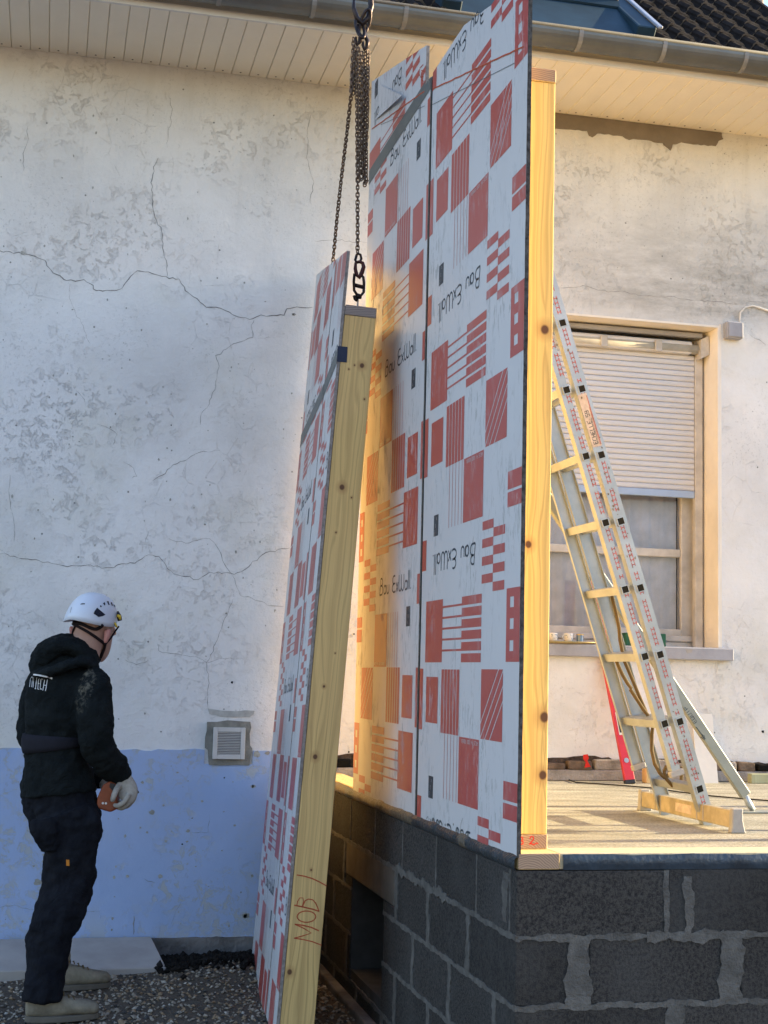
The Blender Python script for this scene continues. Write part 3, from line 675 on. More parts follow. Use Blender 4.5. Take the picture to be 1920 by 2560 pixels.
    # sill
    s = MB().box((WX0-.1, YW-.05, WZ0-.075), (3.905, YW+.16, WZ0-.004)).build('window_sill', M['sill'], wn); bevel(s, .005)
    s = MB().prism([onY(x, y_, YW-.0515) for x, y_ in S([(1090,1300),(1145,1300),(1135,1325),(1100,1332)], 1360, 1200, 3.072)], (0, .004, 0)).build('chipped_paint', M['slabs'], wn)
    # junction box of the shutter with its cable
    jb = thing('shutter_motor_box', 'small grey junction box beside the window head with a curved cable', 'junction box', Vector((3.92, YW-.03, 3.56)))
    o = bx('box', (3.865, YW-.055, 3.505), (3.972, YW-.001, 3.607), M['sill'], jb, .006)
    bx('lid', (3.872, YW-.061, 3.512), (3.965, YW-.0555, 3.600), M['sill'], jb, .003)
    zr2 = [(1455,560),(1470,520),(1450,480),(1455,420),(1490,380),(1545,368),(1600,385),(1659,405),(1740,440)]
    MB().tube([onY(x, y_, YW-.012) for x, y_ in S(zr2, 1360, 640, 2.9625)], .0055, 8).build('cable', M['trim'], jb, smooth=True)
make_window()

def sill_things():
    z = WZ0-.004; yy = YW-.005
    t = thing('serving_tray', 'oval brass tray on the window sill carrying two mugs and a tin', 'tray', Vector((2.95, yy, z)))
    mb = MB(); mb.loft([(Vector((2.86, yy, z+.0)), Vector((.17, 0, 0)), Vector((0, .05, 0))), (Vector((2.86, yy, z+.004)), Vector((.20, 0, 0)), Vector((0, .06, 0))), (Vector((2.86, yy, z+.014)), Vector((.225, 0, 0)), Vector((0, .07, 0))), (Vector((2.86, yy, z+.010)), Vector((.20, 0, 0)), Vector((0, .06, 0)))], 32)
    mb.build('tray', M['tray'], t, smooth=True)
    for i, (px, lab) in enumerate((((1382, 1595), 'left white patterned mug on the brass tray, half hidden by the stud'), ((1421, 1597), 'white patterned mug with handle in the middle of the brass tray'))):
        c = onY(px[0], px[1], yy); c.z = z+.0145
        m = thing('mug', lab, 'mug', c, group='mugs on the tray')
        MB().lathe(c, [(.001, 0), (.022, 0), (.026, .006), (.027, .045), (.0268, .0455), (.024, .045), (.023, .008), (.001, .006)], 22).build('cup', M['mug'], m, smooth=True)
        pts = [c+Vector((-.024-.014*math.sin(a), -.008, .024+.015*math.cos(a))) for a in [math.pi*k/8 for k in range(9)]]
        MB().tube(pts, .003, 8).build('handle', M['mug'], m, smooth=True)
        mb = MB(); rr = random.Random(i)
        for k in range(9):
            a = rr.uniform(-2.6, -.6); hh = rr.uniform(.012, .038); p = c+Vector((math.cos(a)*.0276, math.sin(a)*.0276, hh)); n = Vector((math.cos(a), math.sin(a), 0)); sd = Vector((-n.y, n.x, 0)); r = rr.uniform(.002, .0045)
            mb.add([p+sd*r, p+Vector((0, 0, r)), p-sd*r, p-Vector((0, 0, r))], [(0, 1, 2, 3)])
        mb.build('print', M['tin'], m)['kind'] = 'stuff'
    c = onY(1450, 1597, yy); c.z = z+.0145; tn = thing('tin_can', 'small blue and gold metal tin at the right end of the tray', 'tin', c)
    MB().lathe(c, [(.001, 0), (.021, 0), (.021, .036), (.001, .037)], 20).build('body', M['tin'], tn, smooth=False); MB().lathe(c+Vector((0, 0, .0375)), [(.001, 0), (.022, 0), (.022, .006), (.001, .007)], 20).build('lid', M['tray'], tn)
    a = onY(1560, 1615, yy); b = onY(1661, 1583, yy)
    o = bx('green_box', (a.x, YW-.03, z), (b.x, YW+.05, z+.075), M['green'], None, .004); tag(o, 'dark green box on the window sill behind the ladder', 'box')
sill_things()

# ------------------------------------------------------------------ block base with concrete slab
def make_base():
    base = thing('block_wall', 'dark concrete block base wall with pale smeared mortar joints carrying the slab', 'wall', Vector((X0, Y0, G)))
    # recessed mortar core
    op = (5.97, 6.60, .10, .51)
    ex, ey = 4.8, YW-.002
    mb = MB(); r = .006
    mb.box((X0+r, Y0+r, G-.2), (ex, Y0+.19, ZB-.004))
    for a, b in (((X0+r, Y0+.19, G-.2), (X0+.19, op[0], ZB-.004)), ((X0+r, op[1], G-.2), (X0+.19, ey, ZB-.004)), ((X0+r, op[0], G-.2), (X0+.19, op[1], op[2])), ((X0+r, op[0], op[3]), (X0+.19, op[1], ZB-.004))): mb.box(a, b)
    mb.build('mortar_bed', M['mortar_dark'], base)
    rows = [(.672, .868), (.466, .662), (.260, .456), (.054, .250), (-.152, .044)]
    src = {}
    rr = random.Random(21)
    def blk(x0, x1, y0, y1, z0, z1_):
        key = (round(x1-x0, 3), round(y1-y0, 3), round(z1_-z0, 3)); c = Vector(((x0+x1)/2, (y0+y1)/2, (z0+z1_)/2))
        mt = Matrix.Translation(c+Vector((rr.uniform(-.0015, .0015), rr.uniform(-.0015, .0015), rr.uniform(-.001, .001)))) @ Matrix.Rotation(rr.uniform(-.004, .004), 4, 'Y') @ Matrix.Rotation(rr.uniform(-.003, .003), 4, 'Z')
        if key not in src:
            h = (key[0]/2, key[1]/2, key[2]/2); o = MB().box((-h[0], -h[1], -h[2]), h).build('block', M['block'], base, local=True); bevel(o, .004, 2); src[key] = o; place(o, base, mt)
        else: inst(src[key], base, mt)
    L = [[4.283, 4.635, 5.143, 5.648, 6.144, 6.654, 7.155], [4.725, 5.242, 5.738, 6.776, 7.28], [4.423, 4.945, 5.455, 5.965, 7.0, 7.5], [4.70, 5.219, 5.731, 6.68, 7.18], [4.45, 4.95, 5.45, 5.95, 6.45, 6.95, 7.45]]
    Fx = [[1.925, 2.43, 2.94, 3.44, 3.94, 4.44], [1.635, 2.145, 2.655, 3.16, 3.67, 4.17, 4.67], [1.955, 2.46, 2.96, 3.47, 3.97, 4.47], [1.69, 2.19, 2.69, 3.2, 3.7, 4.2, 4.7], [1.95, 2.45, 2.95, 3.45, 3.95, 4.45]]
    tl = {0: (.004, .004), 1: (.038, .045), 2: (.034, .05), 3: (.038, .045), 4: (.034, .04)}
    mort = MB()
    def smear(p0, p1, wd, nrm, seed, amp=.35, seg=.012):
        p0, p1 = Vector(p0), Vector(p1); nrm = Vector(nrm); d = p1-p0; n = max(3, int(d.length/seg)); t = d.normalized(); sd = t.cross(nrm); r2 = random.Random(seed); A = []; B = []; ph = [r2.uniform(0, 6.28) for _ in range(8)]
        def wob(x, o): return amp*(.50*math.sin(x*31+ph[o])+.32*math.sin(x*83+ph[o+1])+.20*math.sin(x*190+ph[o+2])+.25*r2.uniform(-1, 1)*(1 if r2.random() < .35 else .2))
        for i in range(n+1):
            p = p0+d*(i/n); x_ = d.length*i/n; A.append(p+sd*wd*(.5+wob(x_, 0))); B.append(p-sd*wd*(.5+wob(x_, 4)))
        vs = [q+nrm*.0035*r2.uniform(.5, 1.1) for q in A]+[q+nrm*.0035*r2.uniform(.5, 1.1) for q in B]+[q-nrm*.004 for q in A]+[q-nrm*.004 for q in B]; m = n+1; fs = []
        for i in range(n): fs += [(i, i+1, m+i+1, m+i), (i+1, i, 2*m+i, 2*m+i+1), (m+i, m+i+1, 3*m+i+1, 3*m+i)]
        fs += [(0, m, 3*m, 2*m), (m-1, 3*m-1, 4*m-1, 2*m-1)]
        mort.add(vs, fs)
    nL = Vector((-1, 0, 0)); nF = Vector((0, -1, 0))
    for i, (z0, z1_) in enumerate(rows):
        g = tl[i][0]/2+.001
        # left face; on even courses the corner block belongs to the front face
        J = L[i]; prev = Y0+.000
        ends = ([] if i % 2 == 0 else [(prev, J[0]-g)])+[(J[k]+g, J[k+1]-g) for k in range(len(J)-1)]+[(J[-1]+g, ey)]
        for (a, b) in ends:
            segs = [(a, b)]
            if i in (1, 2, 3):   # cut by the opening (row 1 below its lintel)
                segs = []
                if a < op[0]: segs.append((a, min(b, op[0]-.004)))
                if b > op[1]: segs.append((max(a, op[1]+.004), b))
            for q0, q1 in segs:
                if q1-q0 < .03: continue
                if i == 1 and q0 > 5.7 and q0 < 6.7: continue
                blk(X0, X0+.19, q0, q1, z0, z1_)
        for k, y in enumerate(J):
            if i in (1, 2, 3) and op[0]-.03 < y < op[1]+.0: continue
            smear((X0, y, z0+.0), (X0, y, z1_), tl[i][0]*(1.0 if i else 1.6)+.004, nL, i*31+k, .28 if i else .2)
        # front face
        J = Fx[i]; g2 = {0: .006, 1: .036, 2: .026, 3: .03, 4: .02}[i]
        ends = [(X0+.001, J[0]-g2)]+[(J[k]+g2, J[k+1]-g2) for k in range(len(J)-1)]
        for n_, (a, b) in enumerate(ends):
            if n_ == 0:
                if i % 2 == 0: blk(X0, b, Y0, (L[i][0]-g) if i == 0 else Y0+.19, z0, z1_)
            else: blk(a, b, Y0, Y0+.19, z0, z1_)
        for k, x in enumerate(J):
            smear((x, Y0, z0), (x, Y0, z1_), g2*2+.006, nF, i*57+k, .22 if g2 < .02 else .16)
            if i == 0: smear((x+.075, Y0-.001, z0+.0), (x+.075, Y0-.001, z1_-.02), .03, nF, k, .35)
    # lintel over the opening; its brown tint paints in warm bounce light
    lin = MB().box((X0-.002, 5.775, .515), (X0+.19, 6.735, .66)).build('lintel', simple('lintel_concrete', (.115, .10, .085), .95, .1, var=.2, sc=6, bs=.5), base); bevel(lin, .004)
    bx('block', (X0, 5.775, .466), (X0+.19, 5.966, .511), M['block'], base, .003)
    bx('block', (X0, 6.604, .466), (X0+.19, 6.735, .511), M['block'], base, .003)
    zb = [.667, .461, .255, .049]
    for i, z in enumerate(zb):
        for (a, b) in (((Y0, op[0]-.01), (op[1]+.01, ey)) if i in (1, 2) else ((Y0, ey),)):
            smear((X0, a, z), (X0, b, z), .018, nL, 100+i, .27, .010)
            if i == 0: smear((X0-.001, 5.0, z+.004), (X0-.001, 5.75, z+.004), .026, nL, 140+i, .6, .010)
        smear((X0+.0, Y0, z), (ex, Y0, z), .018, nF, 120+i, .36, .010)
    smear((1.86, Y0-.001, .662), (2.12, Y0-.001, .665), .028, nF, 301, .45, .012)
    smear((X0-.0, 4.33, ZB-.02), (X0-.0, 4.33, .70), .05, nL, 302, .3)
    mort.build('mortar', M['mortar'], base)
    # inside of the opening: near-black block painted in for its shade
    bx('opening_dark', (X0+.19, op[0], op[2]), (X0+.5, op[1], op[3]), M['hole'], base)
    # strip footing at the foot of the left face
    o = MB().box((X0-.05, 4.6, G-.2), (X0+.0, YW-.04, G+.045)).build('strip_footing', M['footing'], base); bevel(o, .01, 2)
    # slab
    sb = MB().box((X0+.14, Y0+.14, ZB-.1), (ex, YW-.001, ZF)).build('concrete_floor', M['floor']); sb['kind'] = 'structure'
make_base()

def make_soles():
    t = thing('sole_plate', 'timber sole plate with dark membrane under the standing panel', 'timber', Vector((X0, Y0, ZB)))
    o = bx('sole', (X0+.006, Y0+.0, ZB+.001), (X0+.14, YW-.06, ZP), M['endg'], t, .002)
    o.data.materials.append(M['pine'])
    for p in o.data.polygons: p.material_index = 0 if p.normal.y < -.5 else 1
    mb = MB(); n = 90; vs = []; rr = random.Random(2)
    for i in range(n+1):
        y = Y0-.002+(YW-.1-Y0)*i/n; wv = .006*math.sin(i*.55)+.004*math.sin(i*1.31)+rr.uniform(-.001, .001)
        vs += [(X0+.004, y, ZB+.046+wv*.3), (X0-.006-abs(wv)*1.2, y, ZB+.03+wv*.3), (X0-.007-abs(wv)*.5, y, ZB+.008), (X0-.002, y, ZB-.001)]
    fs = []
    for i in range(n): fs += [(4*i+k, 4*i+k+1, 4*i+k+5, 4*i+k+4) for k in range(3)]
    mb.add(vs, fs)
    for k in range(len(mb.f)): 
        i = k//3; mb.mi[k] = 1 if (i > 30 and i % 17 < 12) or i in (14, 15) else 0
    o = mb.build('membrane', [M['membrane'], M['membrane_b']], t, smooth=True)
    t2 = thing('sole_plate', 'timber sole plate along the slab front edge wrapped in dark blue membrane', 'timber', Vector((2, Y0, ZB)))
    bx('sole', (X0+.1415, Y0+.004, ZB+.001), (4.75, Y0+.14, ZP), wood('pine_sole', (.66, .56, .38), (.40, .27, .13), 'Y'), t2, .002)
    mb = MB(); n = 80; vs = []
    for i in range(n+1):
        x = X0+.150+(4.75-X0-.15)*i/n; wv = .003*math.sin(i*.7)+.002*math.sin(i*1.9)
        vs += [(x, Y0+.002, ZB+.045+wv*.6), (x, Y0-.005-abs(wv), ZB+.03), (x, Y0-.004+wv*.4, ZB+.012), (x, Y0-.001, ZB-.001)]
    mb = MB(); fs = []
    for i in range(n): fs += [(4*i+k, 4*i+k+1, 4*i+k+5, 4*i+k+4) for k in range(3)]
    mb.add(vs, fs).build('membrane', simple('blue_black_membrane', (.018, .035, .055), .35, .5, var=.4, sc=9, bs=.3, bd=.01), t2, smooth=True)
make_soles()

# ------------------------------------------------------------------ printed panels
def clip(poly, halfs):
    """halfs: (a,b,c) keep a*u+b*v<=c"""
    for a, b, c in halfs:
        out = []
        for i in range(len(poly)):
            p, q = poly[i], poly[(i+1) % len(poly)]; dp, dq = a*p[0]+b*p[1]-c, a*q[0]+b*q[1]-c
            if dp <= 0: out.append(p)
            if dp*dq < 0: t = dp/(dp-dq); out.append((p[0]+(q[0]-p[0])*t, p[1]+(q[1]-p[1])*t))
        poly = out
        if len(poly) < 3: return []
    return poly
def rect(u0, u1, v0, v1): return [(u0, v0), (u1, v0), (u1, v1), (u0, v1)]
def cell():
    """one repeat (0.99 m) of the print; u across the board, v up, upright orientation"""
    r = []
    p = .0403
    for i in range(6): r.append(rect(.375, .613, .994+i*p, .994+i*p+.031))
    for i in range(5): r.append(rect(.613, .865, .994+i*p+.0235, .994+i*p+.031))
    r.append(rect(.865, 1.105, .991, 1.226)); r.append(rect(.380, .620, 1.487, 1.719))
    for i in range(5): r.append(rect(.640+i*.041, .640+i*.041+.0045, 1.487, 1.719))
    for i in range(6): r.append(rect(.628+i*.0405, .628+i*.0405+.034, 1.252, 1.485))
    r.append(rect(.91, 1.08, 1.281, 1.454)); r.append(rect(1.13, 1.2, 1.25, 1.485)); r.append(rect(1.12, 1.2, 1.738, 1.858))
    # diagonals: block crossed by four thin slanted lines
    u0, u1, v0, v1 = .13, .366, 1.25, 1.482; sl = 1.05; cs = [u0+.135-sl*v1+.052*i for i in range(4)]
    for lo, hi in zip([-9]+cs, cs+[9]):
        q = clip(rect(u0, u1, v0, v1), [(1, -sl, hi-.0045), (-1, sl, -(lo+.0045))])
        if q: r.append(q)
    for i in range(4): r.append(rect(.131, .2555, 1.769+i*.0607, 1.769+i*.0607+.031)); r.append(rect(.2555, .380, 1.738+i*.0607, 1.738+i*.0607+.0305))
    r.append(rect(-.05, .11, 1.669, 1.718)); r.append(rect(-.05, .11, 1.601, 1.660))
    # ladder-like rect with holes
    hs = [1.019, 1.088, 1.158]; b = .991
    r.append(rect(-.05, .03, b, 1.226)); r.append(rect(.068, .105, b, 1.226))
    for a, c in ((b, 1.019), (1.053, 1.088), (1.122, 1.158), (1.192, 1.226)): r.append(rect(.03, .068, a, c))
    return r
CELL = cell()
def arc(cx, cy, rx, ry, a0, a1, n=10): return [(cx+rx*math.cos(R(a0+(a1-a0)*i/n)), cy+ry*math.sin(R(a0+(a1-a0)*i/n))) for i in range(n+1)]
def brand():
    """hand-lettered strokes, cap height 1, returns polylines"""
    g = []; x = 0
    g += [[(x+.0, 0), (x+.12, 1)], [(x+.12, 1)]+arc(x+.28, .78, .2, .22, 90, -90, 8)+[(x+.15, .56)], [(x+.2, .56)]+arc(x+.3, .28, .24, .28, 90, -90, 8)+[(x, 0)]]; x += .72
    def a_(x): return [arc(x+.2, .27, .19, .26, 0, 360, 16), [(x+.4, .54), (x+.4, 0)]]
    g += a_(x); x += .56; g += [[(x, .54)]+arc(x+.18, .2, .18, .2, 180, 360, 8)+[(x+.36, .54)]]; x += .95
    g += [arc(x+.3, .73, .28, .25, 60, 265, 10), arc(x+.3, .25, .32, .25, 95, 310, 10), [(x+.1, .5), (x+.45, .52)]]; x += .62
    g += [[(x, .55), (x+.36, 0)], [(x+.36, .55), (x, 0)]]; x += .48
    g += [[(x, .95)]+arc(x+.2, .3, .2, .3, 180, 360, 8)+[(x+.4, .95)], [(x+.4, .6)]+arc(x+.6, .3, .2, .3, 180, 360, 8)+[(x+.8, .95)]]; x += .95
    g += a_(x); x += .58; g += [[(x, 1.1), (x, 0)]]; x += .2; g += [[(x, 1.1), (x, 0)]]; x += .17; g += [[(x, 0), (x, .08)]]
    return g, x
BR, BW = brand()
SEG = {'A': [[(0,0),(.5,1),(1,0)],[(.2,.4),(.8,.4)]], 'R': [[(0,0),(0,1),(.9,1),(.9,.5),(0,.5)],[(.4,.5),(1,0)]], 'C': [[(1,1),(0,1),(0,0),(1,0)]], 'U': [[(0,1),(0,0),(1,0),(1,1)]], 'S': [[(1,1),(0,1),(0,.5),(1,.5),(1,0),(0,0)]], 'F': [[(0,0),(0,1),(1,1)],[(0,.5),(.8,.5)]],
  '1': [[(.5,0),(.5,1)]], '0': [[(0,0),(0,1),(1,1),(1,0),(0,0)]], 'N': [[(0,0),(0,1),(1,0),(1,1)]], 'O': [[(0,0),(0,1),(1,1),(1,0),(0,0)]], 'E': [[(1,1),(0,1),(0,0),(1,0)],[(0,.5),(.8,.5)]], 'H': [[(0,0),(0,1)],[(1,0),(1,1)],[(0,.5),(1,.5)]], 'L': [[(0,1),(0,0),(1,0)]], 'I': [[(.5,0),(.5,1)]], 'Q': [[(0,0),(0,1),(1,1),(1,0),(0,0)],[(.6,.3),(1.05,-.1)]],
  'P': [[(0,0),(0,1),(1,1),(1,.5),(0,.5)]], 'X': [[(0,0),(1,1)],[(0,1),(1,0)]], '5': [[(1,1),(0,1),(0,.55),(1,.5),(1,0),(0,0)]], '9': [[(1,.5),(0,.5),(0,1),(1,1),(1,0),(.2,0)]], 'T': [[(0,1),(1,1)],[(.5,1),(.5,0)]], ' ': []}
def text(s, u, v, h, wd=.55, sp=.25):
    out = []
    for ch in s:
        for st in SEG.get(ch, []): out.append([(u+a*h*wd, v+b*h) for a, b in st])
        u += h*(wd+sp)
    return out

def prints(P, nrm, t, regions, parent, wide):
    """P(u,v)->world on the board face; regions: (halfplanes, k-range, flip, du) ; builds red print, white small print and dark ink 0.6 mm proud"""
    red = MB(); ink = MB(); wht = MB(); nrm = Vector(nrm)
    def inside(u, v, H): return all(a*u+b*v <= c-1e-4 for a, b, c in H)
    def put(mb, poly, lift): mb.add([P(u, v)+nrm*lift for u, v in poly], [tuple(range(len(poly)))])
    def stroke(mb, pts, wd, lift, H):
        run = []
        for q in pts+[None]:
            if q is not None and inside(q[0], q[1], H): run.append(q)
            else:
                if len(run) > 1: mb.ribbon([P(u, v) for u, v in run], wd, nrm, lift)
                run = []
    for H, ks, flip, du, dv in regions:
        def T(u, v, k):
            if flip: return (flip[0]-u+du, flip[1]-v+dv+k*.99)
            return (u+du, v+dv+k*.99)
        for k in ks:
            for poly in CELL:
                q = clip([T(u, v, k) for u, v in poly], H)
                if len(q) > 2: put(red, q, .0006)
            h = .072
            for st in BR: stroke(ink, [T(.462+u*(.555/BW), 1.804+v*h, k) for u, v in st], .0078, .0006, H)
            q = clip([T(u, v, k) for u, v in rect(.952, 1.017, 1.652, 1.734)], H)
            if len(q) > 2: put(ink, q, .0006)
            for j, s_ in enumerate(('II', 'III', 'IIIII')):
                for st in text(s_, 1.728-.0, 0, .006): pass
                for m_ in range(len(s_)+1): stroke(wht, [T(.972+j*.013, 1.664+j*.024+m_*.004, k), T(.978+j*.013, 1.664+j*.024+m_*.004, k)], .0014, .0012, H)
            for st in text('ARCUS PA 1000 NOUVEX'.replace('V', 'U'), .388, 1.4945, .0125): stroke(wht, [T(a, b, k) for a, b in st], .0016, .0012, H)
    obs = [red.build('print', M['red'], parent), ink.build('ink', M['ink'], parent)]
    if wht.v: obs.append(wht.build('print', M['white'], parent, label='small white lettering'))
    return obs

def board(P, outline, th, nrm, parent, edge, idx=None):
    mb = MB(); pts = [P(u, v) for u, v in outline]; n = len(pts)
    # subdivide the outline a little so the sawn edge is uneven
    rr = random.Random(n); L = []
    for i in range(n):
        a, b = pts[i], pts[(i+1) % n]; m = max(1, int((b-a).length/.045))
        for k in range(m):
            p = a.lerp(b, k/m)
            if 0 < k: p = p+(b-a).normalized().cross(Vector(nrm))*rr.uniform(-.0012, .0012)
            L.append(p)
    m = len(L); d = -Vector(nrm)*th
    mb.cur = 0; mb.add(L, [tuple(range(m))]); 
    mb.cur = 1; mb.add([p+d for p in L], [tuple(range(m))])
    mb.cur = 2
    for i in range(m): mb.add([L[i], L[(i+1) % m], L[(i+1) % m]+d, L[i]+d], [(0, 1, 2, 3)])
    o = mb.build('sheathing_board', [M['white'], M['back'], edge], parent); W[o.name] = wm(parent).copy(); return o

def standing_panel():
    t = thing('wall_panel', 'tall standing timber wall panel faced with white boards printed in red, on the block base', 'wall panel', Vector((X0, Y0, ZP)))
    n = Vector((-1, 0, 0)); YL = 6.635
    P = lambda u, v: Vector((X0, YL-u, v))
    top = lambda Y: 4.372-.265*(6.60-Y)
    yb = .908
    # left board u 0..1.165 ; joint ; right board
    uJ0, uJ1 = YL-5.475, YL-5.440
    uN = YL-5.56
    left = [(0, yb), (uJ0, yb), (uJ0, 3.922), (uN, 3.922), (uN, top(5.56)), (.0, top(6.635))]
    uE = YL-Y0; uK = YL-4.99
    right = [(uJ1, yb), (uE, yb), (uE, top(Y0)), (uK, 3.925), (uJ1, 3.925)]
    lb = board(P, left, .014, n, t, M['edge_l']); rb = board(P, right, .014, n, t, M['edge'])
    tb = 3.90    # tape level
    slope = (.265, 1, top(6.635))  # v <= top(YL) - .265 u
    HL = [(-1, 0, 0), (1, 0, uJ0), (0, -1, -yb), (0, 1, tb)]
    HU = [(-1, 0, 0), (1, 0, uN), (0, -1, -tb), slope]
    HU2 = [(-1, 0, -uN), (1, 0, uJ0), (0, -1, -tb), (0, 1, 3.922)]
    prints(P, n, t, [(HL, range(-1, 3), None, 0, 0), (HU, range(0, 4), (1.2, 2.9), -.10, .12), (HU2, range(0, 4), (1.2, 2.9), -.10, .12)], lb, 1.2)
    HR = [(-1, 0, -uJ1), (1, 0, uE), (0, -1, -yb), (0, 1, 3.925), (.265, 1, top(YL))]
    # rotated print: Y = 4.26 + u  ->  u' = YL-4.26-u ; v' = 2.731 - v
    prints(P, n, t, [(HR, range(-1, 5), (YL-4.26, 2.731), 0, 0)], rb, 1.2)
    # tape band, chalk and pencil lines
    mb = MB().add([P(0, 3.849)+n*.0016, P(uN, 3.866)+n*.0016, P(uJ0+.0, 3.868)+n*.0016, P(uJ0, 3.9215)+n*.0016, P(uN, 3.9215)+n*.0016, P(uN, 3.938)+n*.0016, P(0, 3.921)+n*.0016], [tuple(range(7))]); mb.build('tape_band', M['tape'], lb)
    for (a, b, par) in (((.04, 4.121), (uN-.01, 3.898), lb), ((uJ1+.005, 3.853), (uE-.04, 3.523), rb)):
        m = 24; rr = random.Random(3); pts = [P(a[0]+(b[0]-a[0])*i/m, a[1]+(b[1]-a[1])*i/m+rr.uniform(-.0015, .0015)) for i in range(m+1)]
        MB().ribbon(pts, .0055, n, .002).build('ink', M['crayon'], par, label='red chalk line')
    for (a, b, par) in (((.24, 4.067), (uN, 3.83), lb), ((uJ1+.005, 3.786), (YL-4.364, 3.506), rb)):
        MB().ribbon([P(*a), P(*b)], .0022, n, .002).build('ink', M['tape'], par, label='thin grey pencil line')
    # folded flap of facing film on the top left corner
    fl = S([(270,450),(465,532),(232,712),(262,650)], 860, 60, 2.9625); q = [onX(x, y, X0-.004) for x, y in fl]
    MB().prism([q[0], q[1]-Vector((.02, 0, 0)), q[2], q[3]], (-.002, 0, 0)).build('film_flap', M['white'], lb)
    # crayon G sign near the top right corner of the left board
    gs = S([(590,300),(565,325),(560,370),(570,395),(590,390),(597,350),(575,345)], 860, 60, 2.9625); MB().ribbon([onX(x, y, X0) for x, y in gs], .004, n, .002).build('ink', M['crayon'], lb)
    gs = S([(580,370),(578,415),(592,425)], 860, 60, 2.9625); MB().ribbon([onX(x, y, X0) for x, y in gs], .004, n, .002).build('ink', M['crayon'], lb)
    # joint batten between the boards
    bx('joint_strip', (X0+.004, 5.4405, yb), (X0+.030, 5.4745, 3.92), M['joint'], t); bx('joint_bead', (X0+.0005, 5.4555, yb+.002), (X0+.0035, 5.4640, 3.90), M['joint'], t)
    # dried dirt row at the bottom of the right board
    mb = MB(); rr = random.Random(8)
    for x, y in S([(685,845),(700,850),(712,858),(728,860),(755,870),(772,868),(778,862),(790,885),(812,890),(830,898),(868,888),(893,930),(918,938),(935,942),(968,960)], 820, 1740, 2.765):
        c = onX(x, y, X0)+n*.0012; r = rr.uniform(.004, .009); ps = [c+Vector((0, math.cos(6.28*i/7)*r*rr.uniform(.6, 1.2), math.sin(6.28*i/7)*r*rr.uniform(.6, 1.1))) for i in range(7)]; mb.add(ps, [tuple(range(7))])
    mb.ribbon([onX(x, y, X0) for x, y in S([(932,845),(920,885),(916,930)], 820, 1740, 2.765)], .002, n, .0012)
    mb.build('ink', M['cement_grey'], rb)
    # frame: studs, plates (their sunlit backs throw the light around)
    xf0, xf1 = X0+.0165, X0+.137
    stud = wood('pine_stud_standing', (.70, .50, .19), (.40, .22, .08), 'X', [(.075, 2.03-.97+.0, .010), (.02, 1.05-.3, .009), (.09, 1.18, .008), (.035, .32, .008)], .3, 58)
    # knots given in the stud's own axes: measured on the photo
    kn = []
    for x, y, r in ((1362, 824, .013), (1321, 1361, .010), (1361, 1793, .014), (1357, 1938, .012)):
        p = onY(x, y, 4.34); kn.append((p.x-xf0, p.z-(ZP+.001), r))
    stud = wood('pine_stud_front', (.84, .60, .20), (.46, .25, .08), 'X', kn, .30, 58)
    zt = 3.487
    s = MB().box((0, 0, .045), (xf1-xf0, .045, zt-.045-ZP-.001)).build('stud', stud, t, local=True); bevel(s, .003, 2); place(s, t, Matrix.Translation((xf0, 4.34, ZP+.001)))
    for y in (4.93, 5.41, 5.50, 6.05, 6.575): bx('stud', (xf0, y, ZP+.047), (xf1, y+.045, zt-.046 if y < 5.45 else 3.80), M['pine'], t, .002)
    bx('rail', (xf0, 5.56, 3.801), (xf1, 6.62, 3.846), M['pine'], t, .002)
    for nm, z0_, z1_ in (('top_plate', zt-.045, zt), ('bottom_plate', ZP+.001, ZP+.045)):
        o = bx(nm, (xf0, 4.335, z0_), (xf1, 5.457 if nm == 'top_plate' else 6.62, z1_), M['endg'], t, .002); o.data.materials.append(M['pine'])
        for p in o.data.polygons: p.material_index = 0 if abs(p.normal.y) > .5 else 1
    # inner faces seen by the sun: OSB strips between studs are the boards' backs themselves
    # red "3 2" on the bottom plate end
    ys = 4.335; nn = Vector((0, -1, 0)); c5 = lambda L: [onY(x, y, ys) for x, y in S(L, 820, 1740, 2.765)]
    mb = MB(); 
    for L in ([(1330,975),(1345,980),(1346,995),(1333,1000),(1347,1005),(1347,1022),(1330,1026)], [(1393,985),(1405,970),(1420,975),(1420,992),(1400,1015),(1388,1025),(1405,1020),(1425,1028),(1440,1015),(1452,1022)]): mb.ribbon(c5(L), .0035, nn, .001)
    mb.build('ink', M['crayon_r'], t)
standing_panel()

